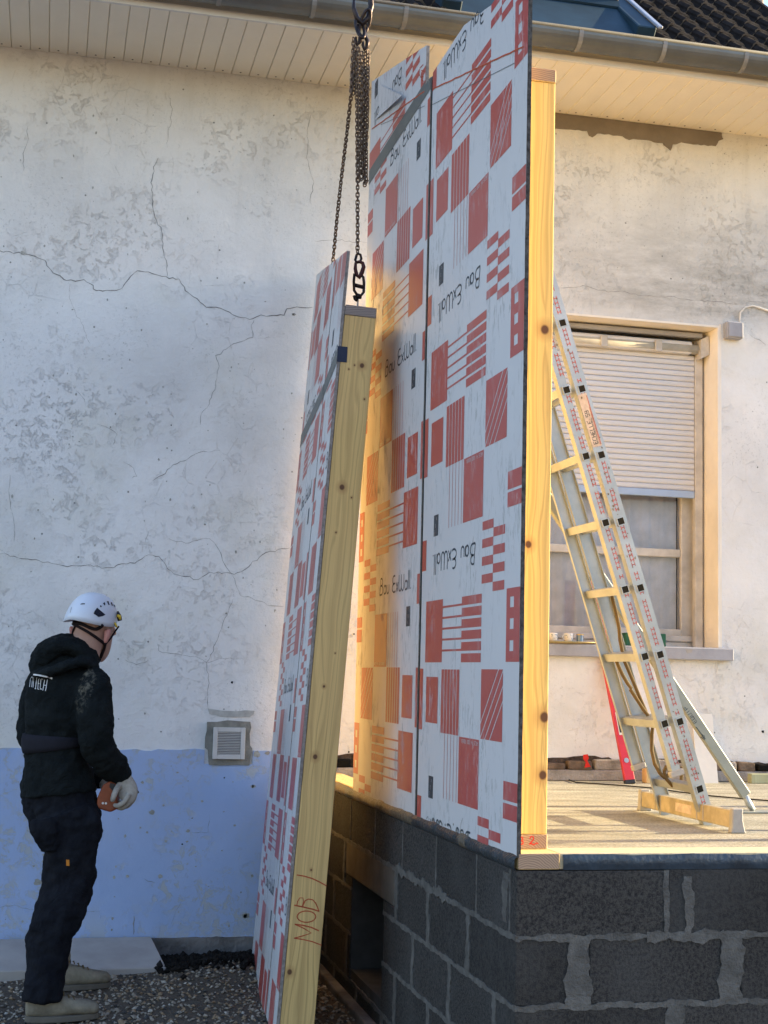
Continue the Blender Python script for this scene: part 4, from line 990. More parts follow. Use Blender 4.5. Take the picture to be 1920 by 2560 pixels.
# hanging panel: pose found from its print (same 0.99 m repeat as the standing boards)
HS = .935
HO = Vector((1.01194954, 7.37501284, -1.27704293)); He1 = Vector((-.0843676, -.9953835, .0457581)); He2 = Vector((.0693034, .0399489, .9967954)); Hn = Vector((-.9940217, .0872684, .0656131))
def hanging_panel():
    base = HO+(He1*.9+He2*1.29)*HS
    mat = Matrix(((He1.x, -Hn.x, He2.x, base.x), (He1.y, -Hn.y, He2.y, base.y), (He1.z, -Hn.z, He2.z, base.z), (0, 0, 0, 1)))
    t = thing('wall_panel', 'timber wall panel hanging tilted from the chains, marked MOB 1 on its yellow stud', 'wall panel', mat)
    P = lambda u, v: HO+(He1*u+He2*v)*HS
    uF, uN = -.06, 1.78; top = lambda u: 5.30-.268*(u-uF); vb = 1.287; uj0, uj1 = 1.205, 1.235; vt = 4.235
    lb = board(P, [(uF, vb), (uj0, vb), (uj0, top(uj0)), (uF, top(uF))], .014*HS, Hn, t, M['edge_l'])
    rb = board(P, [(uj1, vb), (uN, vb), (uN, top(uN)), (uj1, top(uj1))], .014*HS, Hn, t, M['edge_l'])
    sl = (.268, 1, 5.30+.268*uF)
    for (o, a, b, du) in ((lb, uF, uj0, 0), (rb, uj1, uN, 1.245)):
        H1 = [(-1, 0, -a), (1, 0, b), (0, -1, -vb), (0, 1, vt)]; H2 = [(-1, 0, -a), (1, 0, b), (0, -1, -vt-.08), sl]
        prints(P, Hn, t, [(H1, range(-1, 4), None, du, 0), (H2, range(0, 5), (1.2, 2.9), du, .3)], o, 1.2)
        MB().add([P(a, vt)+Hn*.0016, P(b, vt+(.03 if b > 1.5 else 0))+Hn*.0016, P(b, vt+.08+(.03 if b > 1.5 else 0))+Hn*.0016, P(a, vt+.08)+Hn*.0016], [(0, 1, 2, 3)]).build('tape_band', M['tape'], o)
    mb = MB(); c = (P(uj0, vb)+P(uj1, top(uj0)-.01))/2
    mb.obox(c-Hn*.010, He1*((uj1-uj0)/2-.001)*HS, He2*(top(uj0)-.01-vb)/2*HS, Hn*.004); mb.build('joint_strip', M['joint'], t)
    # frame
    Q = lambda u, v, w_: HO+(He1*u+He2*v-Hn*w_)*HS
    w0, w1 = .0165, .162
    def member(name, u0, u1, v0, v1, m, bv=.002):
        mb = MB(); c = (Q(u0, v0, w0)+Q(u1, v1, w1))/2; mb.obox(c, He1*(u1-u0)/2*HS, -Hn*(w1-w0)/2*HS, He2*(v1-v0)/2*HS); o = mb.build(name, m, t); bevel(o, bv); return o
    kn = []
    inv = mat.inverted()
    for x, y, r in ((905, 914, .009), (886.5, 913, .003), (872, 923, .003), (855, 1218, .010), (879, 1244, .003), (840, 1331, .0032), (810, 1716, .0045), (788, 1892, .0085), (838, 1633, .0025), (911, 998, .0035), (778, 2175, .0035), (724, 2430, .009)):
        p = onpl(x, y, P(uN, 2), He1); l = inv @ p; kn.append((l.y, l.z, r))
    ms = wood('pine_stud_hanging', (.72, .49, .20), (.38, .22, .09), 'Y', kn, .42, 44)
    vTop = 4.549
    member('stud', uN-.048, uN, vb+.049, vTop-.049, ms)
    for u in (.03, .62, 1.18, 1.28): member('stud', u, u+.048, vb+.049, vTop+.02 if u < 1.2 else vTop-.049, M['pine'])
    tp = member('top_plate', 1.23, uN+.002, vTop-.048, vTop, M['endg2']); member('bottom_plate', uF+.03, uN, vb, vb+.048, M['pine']); member('top_plate', uF+.03, 1.229, vTop+.021, vTop+.069, M['pine'])
    # navy tape square wrapped on the stud edge
    q = [onpl(x, y, P(uN, 2), He1)+He1*.001 for x, y in S([(572,1222),(686,1232),(677,1412),(564,1402)], 720, 600, 4.6083)]
    MB().prism(q, He1*.0006).build('tape_patch', M['navy'], t)
    # MOB 1 crayon
    mb = MB(); z = lambda L: [onpl(x, y, P(uN, 2), He1) for x, y in S(L, 600, 2020, 4.096)]
    for L, wd in (([(835,1405),(740,1368),(640,1345),(553,1333)], .0045), ([(553,1333),(640,1310),(730,1280),(650,1230),(560,1190)], .0045), ([(560,1190),(640,1200),(730,1222),(808,1257)], .0055), (arc(680, 1112, 95, 58, 0, 360, 22), .0045), ([(555,995),(640,1012),(740,1035),(812,1058)], .0055), ([(580,1005),(590,955),(612,920),(645,920),(650,960),(635,1015)], .0035), ([(640,1012),(665,950),(700,932),(745,940),(775,975),(795,1020),(808,1058)], .0045), ([(580,685),(660,698),(740,722),(810,755),(885,797)], .0050)):
        mb.ribbon(z(L), wd, He1, .001)
    mb.build('ink', M['crayon'], t, label='red crayon lettering MOB 1')
    # nails
    mb = MB()
    for x, y in ((851, 804), (864, 2110)):
        pass
    return Q, vTop, uN
Qh, vTopH, uNH = hanging_panel()

# ------------------------------------------------------------------ lifting chains
def link_mesh():
    r = .0030; L, Wd = .0120, .0074
    pts = [(Wd*math.cos(a)*1.0, 0, math.copysign(L-Wd, math.sin(a))+Wd*math.sin(a)) for a in [2*math.pi*(k+.5)/12 for k in range(12)]]
    vs = []; n = 5
    for i, p in enumerate(pts):
        p = Vector(p); t = (Vector(pts[(i+1) % 12])-Vector(pts[i-1])).normalized(); o = Vector((0, 1, 0)); s = t.cross(o)
        for k in range(n): a = 2*math.pi*k/n; vs.append(p+(o*math.cos(a)+s*math.sin(a))*r)
    fs = [(i*n+k, i*n+(k+1) % n, ((i+1) % 12)*n+(k+1) % n, ((i+1) % 12)*n+k) for i in range(12) for k in range(n)]
    return vs, fs
LV, LF = link_mesh(); LINK = [None]
def chain(path, label, group='lifting chains', pitch=.0172, start=0):
    """links strung along a polyline"""
    path = [Vector(p) for p in path]; t = thing('chain', label, 'chain', path[0], group)
    segs = []; tot = 0
    for a, b in zip(path[:-1], path[1:]): segs.append((tot, a, b)); tot += (b-a).length
    n = int(tot/pitch); rr = random.Random(len(path)*7+n)
    for i in range(n):
        d = (i+.5)*pitch
        for s0, a, b in segs:
            if s0 <= d <= s0+(b-a).length: p = a+(b-a)*((d-s0)/(b-a).length); dr = (b-a).normalized()
        q = dr.to_track_quat('Z', 'Y').to_matrix().to_4x4()
        mt = Matrix.Translation(p) @ q @ Matrix.Rotation(R(35)+(math.pi/2 if (i+start) % 2 else 0)+rr.uniform(-.25, .25), 4, 'Z')
        if LINK[0] is None:
            o = MB().add(LV, LF).build('link', M['chain'], t, smooth=True, local=True); LINK[0] = o; place(o, t, mt)
        else: inst(LINK[0], t, mt)
    return t
def rigging():
    ptop = Qh(uNH-.10, vTopH, .085)            # lifting eye on the near top plate
    Yc = ptop.y                                # the near leg hangs in this plane
    def c(x, y, Y=Yc): return onY(x, y, Y)
    ring = c(900, 30); 
    # crane hook: curved steel hook above the frame edge
    hk = thing('crane_hook', 'heavy crane hook at the top of the picture holding the chain bundle', 'hook', ring)
    pts = [c(906, -60), c(925, -20), c(928, 15), c(921, 45), c(905, 60), c(892, 45), c(884, 20), c(885, -5)]
    MB().tube(pts, [.016, .014, .013, .013, .013, .012, .009, .005], 12).build('hook', M['steel_d'], hk, smooth=True)
    MB().tube([c(906, -300), c(906, -60)], .012, 10).build('cable', M['steel_d'], hk, smooth=True)
    # master link and shorteners
    ml = thing('master_link', 'rusty oval master link hanging in the crane hook', 'shackle', c(907, 80))
    def oval(cx, cy, rx, ry, dy=0, rot=0, Y=Yc):
        out = []
        for k in range(19):
            a = 2*math.pi*k/18; x = rx*math.cos(a); y = ry*math.sin(a); out.append(c(cx+x*math.cos(rot)-y*math.sin(rot), cy+x*math.sin(rot)+y*math.cos(rot), Y)+Vector((0, dy*math.sin(a), 0)))
        return out
    MB().tube(oval(912, 58, 11, 30, .02, .25), .0075, 8, cap=False).build('ring', M['steel_d'], ml, smooth=True)
    MB().tube(oval(900, 70, 9, 32, -.03, -.1), .0075, 8, cap=False).build('ring', M['steel_d'], ml, smooth=True)
    for i, (x, y, lab) in enumerate(((896, 90, 'left rusty chain shortening hook under the master link'), (914, 102, 'right rusty chain shortening hook under the master link'))):
        h = thing('shortening_hook', lab, 'hook', c(x, y))
        MB().tube([c(x, y-28), c(x-2, y-12), c(x+5, y), c(x+4, y+14), c(x-3, y+22), c(x-7, y+10), c(x-6, y+2)], [.006, .009, .010, .010, .009, .007, .004], 10).build('claw', M['steel_d'], h, smooth=True)
        MB().tube(oval(x, y-32, 5, 12), .004, 8, cap=False).build('eye', M['steel_d'], h, smooth=True)
    Yd = Yc+.02
    # left leg to the far lifting point behind the printed board
    far = Qh(.88, vTopH+.10, .085); near_top = c(877, 105)
    chain([c(884, 95), c(881, 160), c(878, 235), onY(867, 335, Yc+.15), onY(854, 440, Yc+.35), onY(843, 540, Yc+.5), onY(836, 615, Yc+.62), far if False else onY(831, 668, Yc+.7)], 'left lifting chain running down behind the top edge of the hanging panel')
    chain([c(891, 110), c(892, 200), c(893, 330), c(894, 470), c(894, 636)], 'straight lifting chain ending in the swivel hook above the stud', start=1)
    chain([c(886, 120, Yd), c(881, 180, Yd), c(878, 225, Yd), c(884, 232, Yd), c(890, 180, Yd), c(891, 120, Yd)], 'short knotted loop of slack chain beside the left leg')
    chain([c(902, 130), c(908, 190), c(906, 270), c(904, 330), c(908, 400), c(912, 462), c(916, 455), c(915, 380), c(918, 300), c(919, 200), c(921, 120)], 'outer long slack chain loop hanging right of the straight chain')
    chain([c(906, 130, Yd), c(911, 200, Yd), c(909, 280, Yd), c(903, 360, Yd), c(901, 415, Yd), c(905, 448, Yd), c(910, 440, Yd), c(913, 330, Yd), c(915, 220, Yd), c(914, 120, Yd)], 'inner slack chain loop hanging between the straight chain and the outer loop')
    chain([c(898, 120), c(899, 200), c(898, 300), c(897, 385), c(896, 455)], 'short free chain end hanging against the straight chain')
    # swivel hook at the near lifting point
    sh = thing('lifting_hook', 'dark safety hook joining the straight chain to the hanging panel', 'hook', c(896, 700))
    z = lambda L: [c(x, y) for x, y in S(L, 720, 600, 4.6083)]
    MB().tube(z([(790,175),(775,230),(790,262),(830,255),(845,215),(835,170),(805,155),(790,175)]), .006, 8).build('shackle', M['steel_d'], sh, smooth=True)
    MB().tube(z([(780,260),(775,330),(790,400),(820,430),(850,380),(872,310),(860,265),(820,250),(785,258)]), [.006, .008, .009, .010, .010, .009, .008, .007, .006], 10).build('hook_link', simple('dark_red_steel', (.07, .018, .018), .4, .5, .4), sh, smooth=True)
    MB().tube(z([(765,390),(758,480),(762,580),(790,625),(840,640),(872,600),(876,500),(868,430),(845,405)]), .0062, 10).build('frame', M['steel_d'], sh, smooth=True)
    MB().tube(z([(770,520),(810,530),(870,545)]), .009, 8).build('bridge', M['steel_d'], sh, smooth=True)
    MB().tube(z([(775,640),(800,650),(845,655)]), [.010, .012, .010], 10).build('ball', M['steel_d'], sh, smooth=True); MB().tube(z([(765,640),(775,680),(800,700)]), .008, 8).build('latch', M['steel_d'], sh, smooth=True)
    MB().tube([c(895, 738), ptop+Vector((0, 0, .01)), ptop-Vector((0, 0, .03))], .0035, 8).build('pin', M['alu'], sh, smooth=True)
rigging()

# ------------------------------------------------------------------ ladder
LA = Vector((-.3085, 0, .9512)); LP = Vector((.9512, 0, .3085)); LO = Vector((2.588, 5.37, 1.027))
def ladder():
    t = thing('ladder', 'two section aluminium extension ladder with red printed rails leaning on the standing panel', 'ladder', Vector((2.62, 5.5, ZF)))
    def rail(y, s, a0, a1, p0, p1, name='rail', fw_=.036):
        mb = MB(); o = LO.copy(); o.y = y; th = .0025; fl = fw_*s; h = (a1-a0)/2; c = o+LA*(a0+a1)/2
        pm = (p0+p1)/2; hp = (p1-p0)/2
        mb.obox(c+LP*pm+Vector((0, s*th/2, 0)), LP*hp, Vector((0, th/2, 0)), LA*h)
        for p in (p0+th/2, p1-th/2): mb.obox(c+LP*p+Vector((0, s*th+fl/2+s*.0002, 0)), LP*th/2, Vector((0, abs(fl)/2, 0)), LA*h)
        ob = mb.build(name, M['alu'], t); W[ob.name] = wm(t).copy(); return ob
    TOP = 3.2
    r1 = rail(5.370, 1, -.15, TOP, -.027, .028); r2 = rail(5.775, -1, -.15, TOP, -.036, .026, fw_=.014)
    IB = .10; io = -.064
    r3 = rail(5.374, 1, IB, TOP-.25, io-.027, io+.010); r4 = rail(5.771, -1, IB, TOP-.25, io-.034, io+.018, fw_=.014)
    src = None
    def rung_obj():
        mb = MB(); hw = .0162; th = .0030
        for (p0, p1, a0, a1) in ((-hw, hw, -hw, -hw+th), (-hw, hw, hw-th, hw), (-hw, -hw+th, -hw+th, hw-th), (hw-th, hw, -hw+th, hw-th)):
            mb.obox(LP*(p0+p1)/2+LA*(a0+a1)/2+Vector((0, .2025, 0)), LP*(p1-p0)/2, Vector((0, .2065, 0)), LA*(a1-a0)/2)
        mb.cur = 1; mb.obox(Vector((0, .2025, 0)), LP*(hw-th), Vector((0, .2045, 0)), LA*(hw-th)); return mb.build('rung', [M['alu'], M['alu_d']], t, local=True)  # solid near-black core paints the shade inside the hollow rung
    k = 0
    for base, off, n in ((LO, 0, 12), (LO+LP*io+LA*.0, 0, 10)):
        for i in range(n):
            if off == 0 and base is LO: p = LO+LA*(.281*i)
            else: p = Vector((2.435, 5.37, 1.285))+LA*(.281*i)
            if (p-LO).dot(LA) > TOP-.05: continue
            mt = Matrix.Translation(p)
            if src is None: src = rung_obj(); place(src, t, mt)
            else: inst(src, t, mt)
    # red printed marks on the two near rails: ladder-like rows
    def marks(ob, pc, a0, a1, y, skips):
        mb = MB(); n = Vector((0, -1, 0)); a = a0; i = 0; rr = random.Random(int(pc*1000))
        while a < a1:
            if all(abs(((a-s) % .281)-0) > .0 for s in skips) and not any(min((a-s) % .281, .281-((a-s) % .281)) < .026 for s in skips) and i % 6 != 5:
                b = min(a+.0165, a1); q = lambda aa, pp: Vector((LO.x, y, LO.z))+LA*aa+LP*(pc+pp)
                for pp in (-.0065, .0065): mb.ribbon([q(a, pp), q(b, pp)], .0036*rr.uniform(.7, 1.1), n, .0008)
                mb.ribbon([q(a+.008, -.0065), q(a+.008, .0065)], .0036, n, .0010)
            a += .0195; i += 1
        mb.build('print', M['redmark'], ob)['kind'] = 'stuff'
    marks(r1, .000, -.12, TOP, 5.370, [0]); marks(r3, io+.000, IB+.02, TOP-.3, 5.374, [(Vector((2.435, 5.37, 1.285))-LO).dot(LA)])
    # sticker ECHELLE 59
    mb = MB(); a0, a1 = 1.442, 1.665; q = lambda a, p: Vector((LO.x, 5.370-.0012, LO.z))+LA*a+LP*p
    mb.add([q(a0, -.026), q(a0, .016), q(a1, .014), q(a1, -.026)], [(0, 1, 2, 3)]); st = mb.build('label', M['sticker'], r1)
    mb = MB()
    for s in text('ECHELLE 59', 0, 0, .020, .5, .22): mb.ribbon([q(a0+.012+u, -.001-v*.8) for u, v in s], .0028, Vector((0, -1, 0)), .0006)
    mb.ribbon([q(a0+.01, .003), q(a0+.12, .003)], .0016, Vector((0, -1, 0)), .0006)
    mb.build('ink', M['ink'], r1); mb = MB(); mb.ribbon([q(a0+.005, .012), q(a1-.01, .011)], .003, Vector((0, -1, 0)), .0006); mb.ribbon([q(a0+.005, .008), q(a1-.06, .008)], .0015, Vector((0, -1, 0)), .0006); mb.build('print', M['redmark'], r1)
    # paint splashes on the rail
    mb = MB(); rr = random.Random(4)
    for i in range(60):
        a = rr.choice((rr.uniform(-.1, .35), rr.uniform(.95, 1.5), rr.uniform(.5, 2.9))); p = rr.uniform(-.02, .016); r = rr.uniform(.0015, .006); c = q(a, p)+Vector((0, -.0004, 0)); mb.add([c+LA*r*math.cos(6.28*j/7)*rr.uniform(.5, 1.6)+LP*r*math.sin(6.28*j/7)*rr.uniform(.4, 1) for j in range(7)], [tuple(range(7))])
    mb.build('ink', simple('old_paint_splash', (.20, .17, .13), .9, .1, var=.5, sc=80), r1)
    # end caps of the inner section
    for y, s in ((5.372, 1), (5.773, -1)):
        c = Vector((LO.x, y+s*.012, LO.z))+LA*(IB-.012)+LP*(io-.008); bevel(MB().obox(c, LP*.031, Vector((0, .014, 0)), LA*.013).build('end_cap', M['plastic'], t), .004)
    # stabiliser bar with feet
    y0, y1 = 5.11, 5.95; xb = 2.590; AD = simple('tan_aluminium', (.42, .36, .24), .55, .3, .2, var=.25, sc=14)  # bar tinted yellow-tan all over, unlike the grey rails
    b = MB().box((xb, y0, ZF+.018), (xb+.032, y1, ZF+.085)).build('stabiliser_bar', AD, t); bevel(b, .003); W[b.name] = wm(t).copy()
    bx('label', (xb-.0008, 5.45, ZF+.035), (xb-.0003, 5.60, ZF+.070), M['sticker'], b)
    for y in (y0, y1):
        s = -1 if y == y0 else 1
        pr = [(-.012, .0), (.052, .0), (.046, .022), (.040, .050), (.040, .094), (-.004, .094), (-.006, .030)]
        bevel(MB().prism([(xb+a, y-.03 if s < 0 else y, ZF+c) for a, c in pr], (0, .03, 0)).build('foot', M['plastic'], b), .004)
    for y in (5.37, 5.775):
        for dy in (-.030, .027): bevel(MB().box((xb-.0030, y+dy, ZF+.020), (xb+.036, y+dy+.004, ZF+.088)).build('bracket', M['plastic'], b), .001)
ladder()

def prop():
    foot = onZ(1873, 2003, ZF+.05); d0 = onY(1371, 1250, foot.y)
    d = (d0-foot).normalized(); L = (foot.x-1.62)/-d.x; t = thing('wall_prop', 'flat grey steel push pull prop with an arrow, bracing the standing panel', 'prop', Vector((foot.x, foot.y, ZF)))
    sd = Vector((0, 1, 0)).cross(d).normalized(); c = foot+d*(L/2+.03)
    o = MB().obox(c, sd*.024, Vector((0, .015, 0)), d*(L/2)).build('strut', M['prop'], t); bevel(o, .004); W[o.name] = wm(t).copy()
    MB().tube([foot+d*.04, foot+Vector((.0, 0, -.015)), Vector((foot.x+.02, foot.y, ZF+.012))], [.012, .016, .012], 10).build('hinge', M['alu'], t, smooth=True)
    bx('base_plate', (foot.x-.07, foot.y-.05, ZF+.001), (foot.x+.11, foot.y+.05, ZF+.009), M['prop'], t, .002)
    P = lambda x, y: onY(x, y, foot.y-.0155); mb = MB(); n = Vector((0, -1, 0))
    # EQUIP -> lettering reads along the strut
    a = P(1712, 1768); e = -d; s2 = -sd if sd.z < 0 else sd
    for st in text('EQUIP', 0, 0, .030, .55, .25): mb.ribbon([a+e*(.085-u*.75)+s2*(.009-v*.55) for u, v in st], .0026, n, .001)
    A = [P(x, y) for x, y in S([(1125,465),(1150,500),(1178,535)], 1360, 1660, 2.9625)]; mb.ribbon(A, .004, n, .001)
    for L_ in ([(1158,540),(1190,562),(1184,528)], [(1170,520),(1178,545),(1195,552)]): mb.ribbon([P(x, y) for x, y in S(L_, 1360, 1660, 2.9625)], .004, n, .001)
    mb.build('ink', M['ink'], o)
prop()

def floor_things():
    # red spirit level leaning on the house wall
    f = onZ(1575, 1957, ZF); f.y = min(f.y, YW-.12); f = onZ(1575, 1960, ZF); top_dir = onY(1522, 1680, YW-.05)
    d = (top_dir-f).normalized(); L = 1.2; t = thing('spirit_level', 'red spirit level standing on the slab leaning against the house wall', 'spirit level', f)
    sd = d.cross(Vector((0, 1, 0))).normalized(); n = d.cross(sd).normalized(); c = f+d*(L/2+.01)
    o = MB().obox(c, sd*.030, n*.012, d*(L/2)).build('body', M['redlevel'], t); bevel(o, .003)
    for q in (.012, L+.006): bevel(MB().obox(f+d*q, sd*.0315, n*.0135, d*.012).build('end_cap', M['black'], t), .003)
    sgn = -1 if n.y > 0 else 1
    bevel(MB().obox(f+d*.34+n*sgn*.0124, sd*.013, n*.001, d*.065).build('hand_hole', M['trim'], t), .0008)
    MB().obox(f+d*.34+n*sgn*.0138, sd*.008, n*.0006, d*.052).build('hand_hole', M['black'], t)
    MB().tube([f+d*.13+n*sgn*.011, f+d*.13+n*sgn*.0150], .014, 16).build('vial', M['alu'], t)
    # white sheet, timber offcuts, cable
    a, b = onY(1735, 1785, YW-.09), onY(1786, 1952, YW-.09)
    o = MB().add([(a.x, YW-.14, ZF), (b.x, YW-.14, ZF), (b.x, YW-.065, a.z), (a.x, YW-.065, a.z), (a.x, YW-.13, ZF), (b.x, YW-.13, ZF), (b.x, YW-.055, a.z), (a.x, YW-.055, a.z)], [(0,1,2,3),(7,6,5,4),(0,4,5,1),(1,5,6,2),(2,6,7,3),(3,7,4,0)]).build('board_offcut', M['trim']); tag(o, 'plain whitish board offcut leaning on the wall behind the ladder', 'board')
    p = onZ(1795, 1945, ZF); o = bx('timber_beam', (p.x, YW-.15, ZF), (4.7, YW-.10, ZF+.055), wood('greenish_timber', (.44, .46, .30), (.26, .26, .15), 'Y'), None, .003); tag(o, 'pale green treated timber lying along the wall foot at right', 'timber')
    a, b = onY(1603, 1915, YW-.12), onY(1625, 1952, YW-.12); o = bx('timber_block', (a.x, YW-.19, ZF), (b.x+.03, YW-.13, a.z), M['pine'], None, .003); tag(o, 'short pine block on the slab beside the spirit level foot', 'timber')
    cp = [(1375,1925),(1395,1935),(1418,1948),(1440,1956),(1500,1960),(1560,1964),(1630,1970),(1700,1980),(1780,1990),(1850,1996),(1925,2002),(1990,2010)]
    o = MB().tube([onZ(x, y, ZF+.006) for x, y in cp], .004, 8).build('power_cable', M['black'], None, smooth=True); tag(o, 'thin black cable snaking over the slab towards the right', 'cable')
    # red paint mark on the broken render
    q = [onY(x, y, YW-.062) for x, y in S([(290,672),(325,668),(330,700),(320,715),(345,762),(300,766),(310,730),(292,705)], 1360, 1660, 2.9625)]
    MB().prism(q, (0, -.001, 0)).build('red_mark', M['crayon_r'], house)
    # olive rope hanging in the ladder
    rp_ = S([(545,1340),(560,1400),(600,1490),(640,1560),(670,1600)], 1360, 1200, 3.072)+S([(640,190),(700,280),(740,340),(770,380),(808,440),(800,520),(798,640),(820,740),(860,810),(890,840),(920,830),(935,790),(925,750),(905,760),(890,800),(905,850),(950,900),(985,918),(1015,880),(1022,800),(1015,760)], 1360, 1660, 2.9625)
    mb = MB().tube([onY(x, y, 5.66 if i < 12 else 5.60) for i, (x, y) in enumerate(rp_)], .008, 8); o = mb.build('rope', M['strap'], None, smooth=True); tag(o, 'olive brown strap looped loosely through the ladder rungs', 'strap')
    rp2 = [(1530,1490),(1540,1530),(1548,1570),(1550,1600),(1560,1650),(1590,1720),(1615,1780)]
    o = MB().tube([onY(x, y, 5.70) for x, y in rp2], .008, 8).build('rope', M['strap'], None, smooth=True); tag(o, 'straight olive strap running down behind the far ladder rail', 'strap')
floor_things()

# steel props standing right of the picture; their long shadows cross the slab
def posts():
    for i, (x, y, h, r) in enumerate(((5.3, 4.62, 2.2, .035), (5.6, 4.98, 2.0, .05), (5.45, 5.28, 1.9, .03), (5.5, 6.25, 2.4, .045))):
        t = thing('steel_prop', ('foremost', 'second', 'third', 'rearmost')[i]+' of the vertical steel props standing off the right end of the slab', 'prop', Vector((x, y, G)), 'steel props beside the slab')
        MB().tube([(x, y, G), (x, y, h*.55)], r, 12).build('outer_tube', M['zinc'], t, smooth=True); MB().tube([(x, y, h*.55), (x, y, h)], r*.8, 12).build('inner_tube', M['zinc'], t, smooth=True); bx('base_plate', (x-.08, y-.08, G-.01), (x+.08, y+.08, G+.01), M['zinc'], t); bx('head_plate', (x-.08, y-.08, h), (x+.08, y+.08, h+.01), M['zinc'], t)
posts()

# ------------------------------------------------------------------ person
def person():
    YP = 6.55; base = Vector((.12, YP, G))
    t = thing('person', 'worker in black hooded sweatshirt, dark cargo trousers and white helmet holding a remote', 'person', base)
    def q(x, y, dy=0): return onY(x, y, YP+dy)
    fw = Vector((Fv.x, Fv.y, 0)).normalized(); sx = (onY(961, 1900, YP)-onY(960, 1900, YP)).length
    def secs(L, n=None):
        """L: (x, y, half width px, half depth m, dy); sections square to the path in the picture plane"""
        P = [q(a[0], a[1], a[4]) for a in L]; out = []
        for i, a in enumerate(L):
            tg = (P[min(i+1, len(P)-1)]-P[max(i-1, 0)]).normalized(); u = tg.cross(fw).normalized(); v = u.cross(tg).normalized()
            out.append((P[i], u*a[2]*sx, v*a[3]))
        return out
    def dense(L, k=3):
        out = []
        for i in range(len(L)-1):
            p0 = L[max(i-1, 0)]; p1 = L[i]; p2 = L[i+1]; p3 = L[min(i+2, len(L)-1)]
            for j in range(k):
                s = j/k; out.append(tuple(.5*((2*b)+(c-a)*s+(2*a-5*b+4*c-d)*s*s+(-a+3*b-3*c+d)*s*s*s) for a, b, c, d in zip(p0, p1, p2, p3)))
        out.append(L[-1]); return out
    def remesh(o, vx, sm=6, disp=()):
        m = o.modifiers.new('r', 'REMESH'); m.mode = 'VOXEL'; m.voxel_size = vx; m.use_smooth_shade = True
        s = o.modifiers.new('s', 'SMOOTH'); s.iterations = sm; s.factor = .6
        for i, (sc, st, typ) in enumerate(disp):
            tx = bpy.data.textures.new('fold', 'CLOUDS' if typ == 'c' else 'MUSGRAVE' if False else 'CLOUDS'); tx.noise_scale = sc; tx.noise_depth = 2
            d = o.modifiers.new('d', 'DISPLACE'); d.texture = tx; d.strength = st; d.mid_level = .5; d.texture_coords = 'GLOBAL'
        return o
    # --- materials
    kk = N('black_fleece', .95, .12); n1 = kk.noise(9, 6, .7); sep = kk.vm('LENGTH', kk.vm('SUBTRACT', kk.vm('MULTIPLY', kk.co(), (1, .6, .42)), tuple(a*b for a, b in zip(q(219, 1742, -.1)-base, (1, .6, .42)))), out=1)
    sp2 = kk.n('SeparateXYZ'); kk.set(sp2.inputs[0], kk.co())
    near = kk.ramp(sep, .075, .0); dirt = kk.ma('MULTIPLY', kk.ramp(kk.ma('MULTIPLY', near, kk.ramp(kk.noise(26, 7, .75), .40, .66)), .12, .45), kk.ramp(sp2.outputs[1], -.02, -.07))
    c = kk.mix(kk.ramp(n1, .35, .7), (.0060, .0085, .0095), (.013, .016, .017)); c = kk.mix(kk.ma('MULTIPLY', dirt, .8), c, (.24, .22, .17))
    kk.col(c); kk.bump(kk.ma('ADD', kk.ma('MULTIPLY', kk.noise(180, 4), .12), kk.noise(9, 5, .6, dist=1.6)), .8, .03); fleece = kk.m
    kk = N('dark_work_cloth', .9, .15); kk.col(kk.mix(kk.ramp(kk.noise(11, 7, .7), .4, .72), (.0045, .0052, .0085), (.012, .0135, .018))); kk.bump(kk.noise(7, 5, .6, dist=1.2), .7, .03); cloth = kk.m
    skin = simple('skin', (.40, .235, .18), .55, .35, var=.10, sc=16, bs=.2, bd=.002)
    boot = simple('beige_suede_boot', (.21, .185, .14), .9, .15, var=.25, sc=22, bs=.4, bd=.004); sole = simple('boot_sole', (.13, .115, .095), .9, .15)
    helm = simple('white_helmet_shell', (.62, .66, .74), .30, .45, var=.03, sc=4, bs=0); dark = M['black']
    glove = simple('pale_work_glove', (.34, .31, .27), .85, .15, var=.2, sc=40, bs=.4, bd=.003)
    orange = simple('orange_remote_plastic', (.24, .055, .018), .5, .4, var=.2, sc=20)
    # --- body (skin): head, neck and trunk core as one surface
    mb = MB()
    mb.loft(secs(dense([(190, 1760, 40, .08, .02), (200, 1700, 40, .07, .02), (206, 1665, 37, .060, .02), (211, 1640, 35, .058, .02), (216, 1615, 35, .060, .015), (222, 1590, 38, .070, .02), (228, 1560, 43, .085, .02), (232, 1530, 44, .092, .02), (234, 1505, 36, .075, .02), (235, 1490, 16, .03, .02)]), 0), 24)
    # jaw and face volume turned to the right and away
    mb.loft(secs(dense([(243, 1650, 13, .03, .10), (252, 1630, 20, .045, .09), (252, 1600, 27, .06, .075), (252, 1570, 29, .065, .07), (252, 1540, 26, .06, .06), (248, 1520, 12, .03, .05)]), 0), 20)
    # nose, brow and lips on the far side
    mb.loft(secs([(276, 1556, 3, .008, .13), (283, 1572, 6, .012, .14), (286, 1584, 6, .012, .14), (281, 1590, 3, .008, .13)]), 10); mb.loft(secs([(268, 1606, 5, .012, .13), (270, 1612, 7, .014, .13), (267, 1620, 4, .012, .12)]), 10); mb.loft(secs([(262, 1552, 10, .012, .12), (268, 1548, 12, .012, .12), (274, 1552, 8, .012, .12)]), 10)
    body = mb.build('body', skin, t); remesh(body, .006, 5)
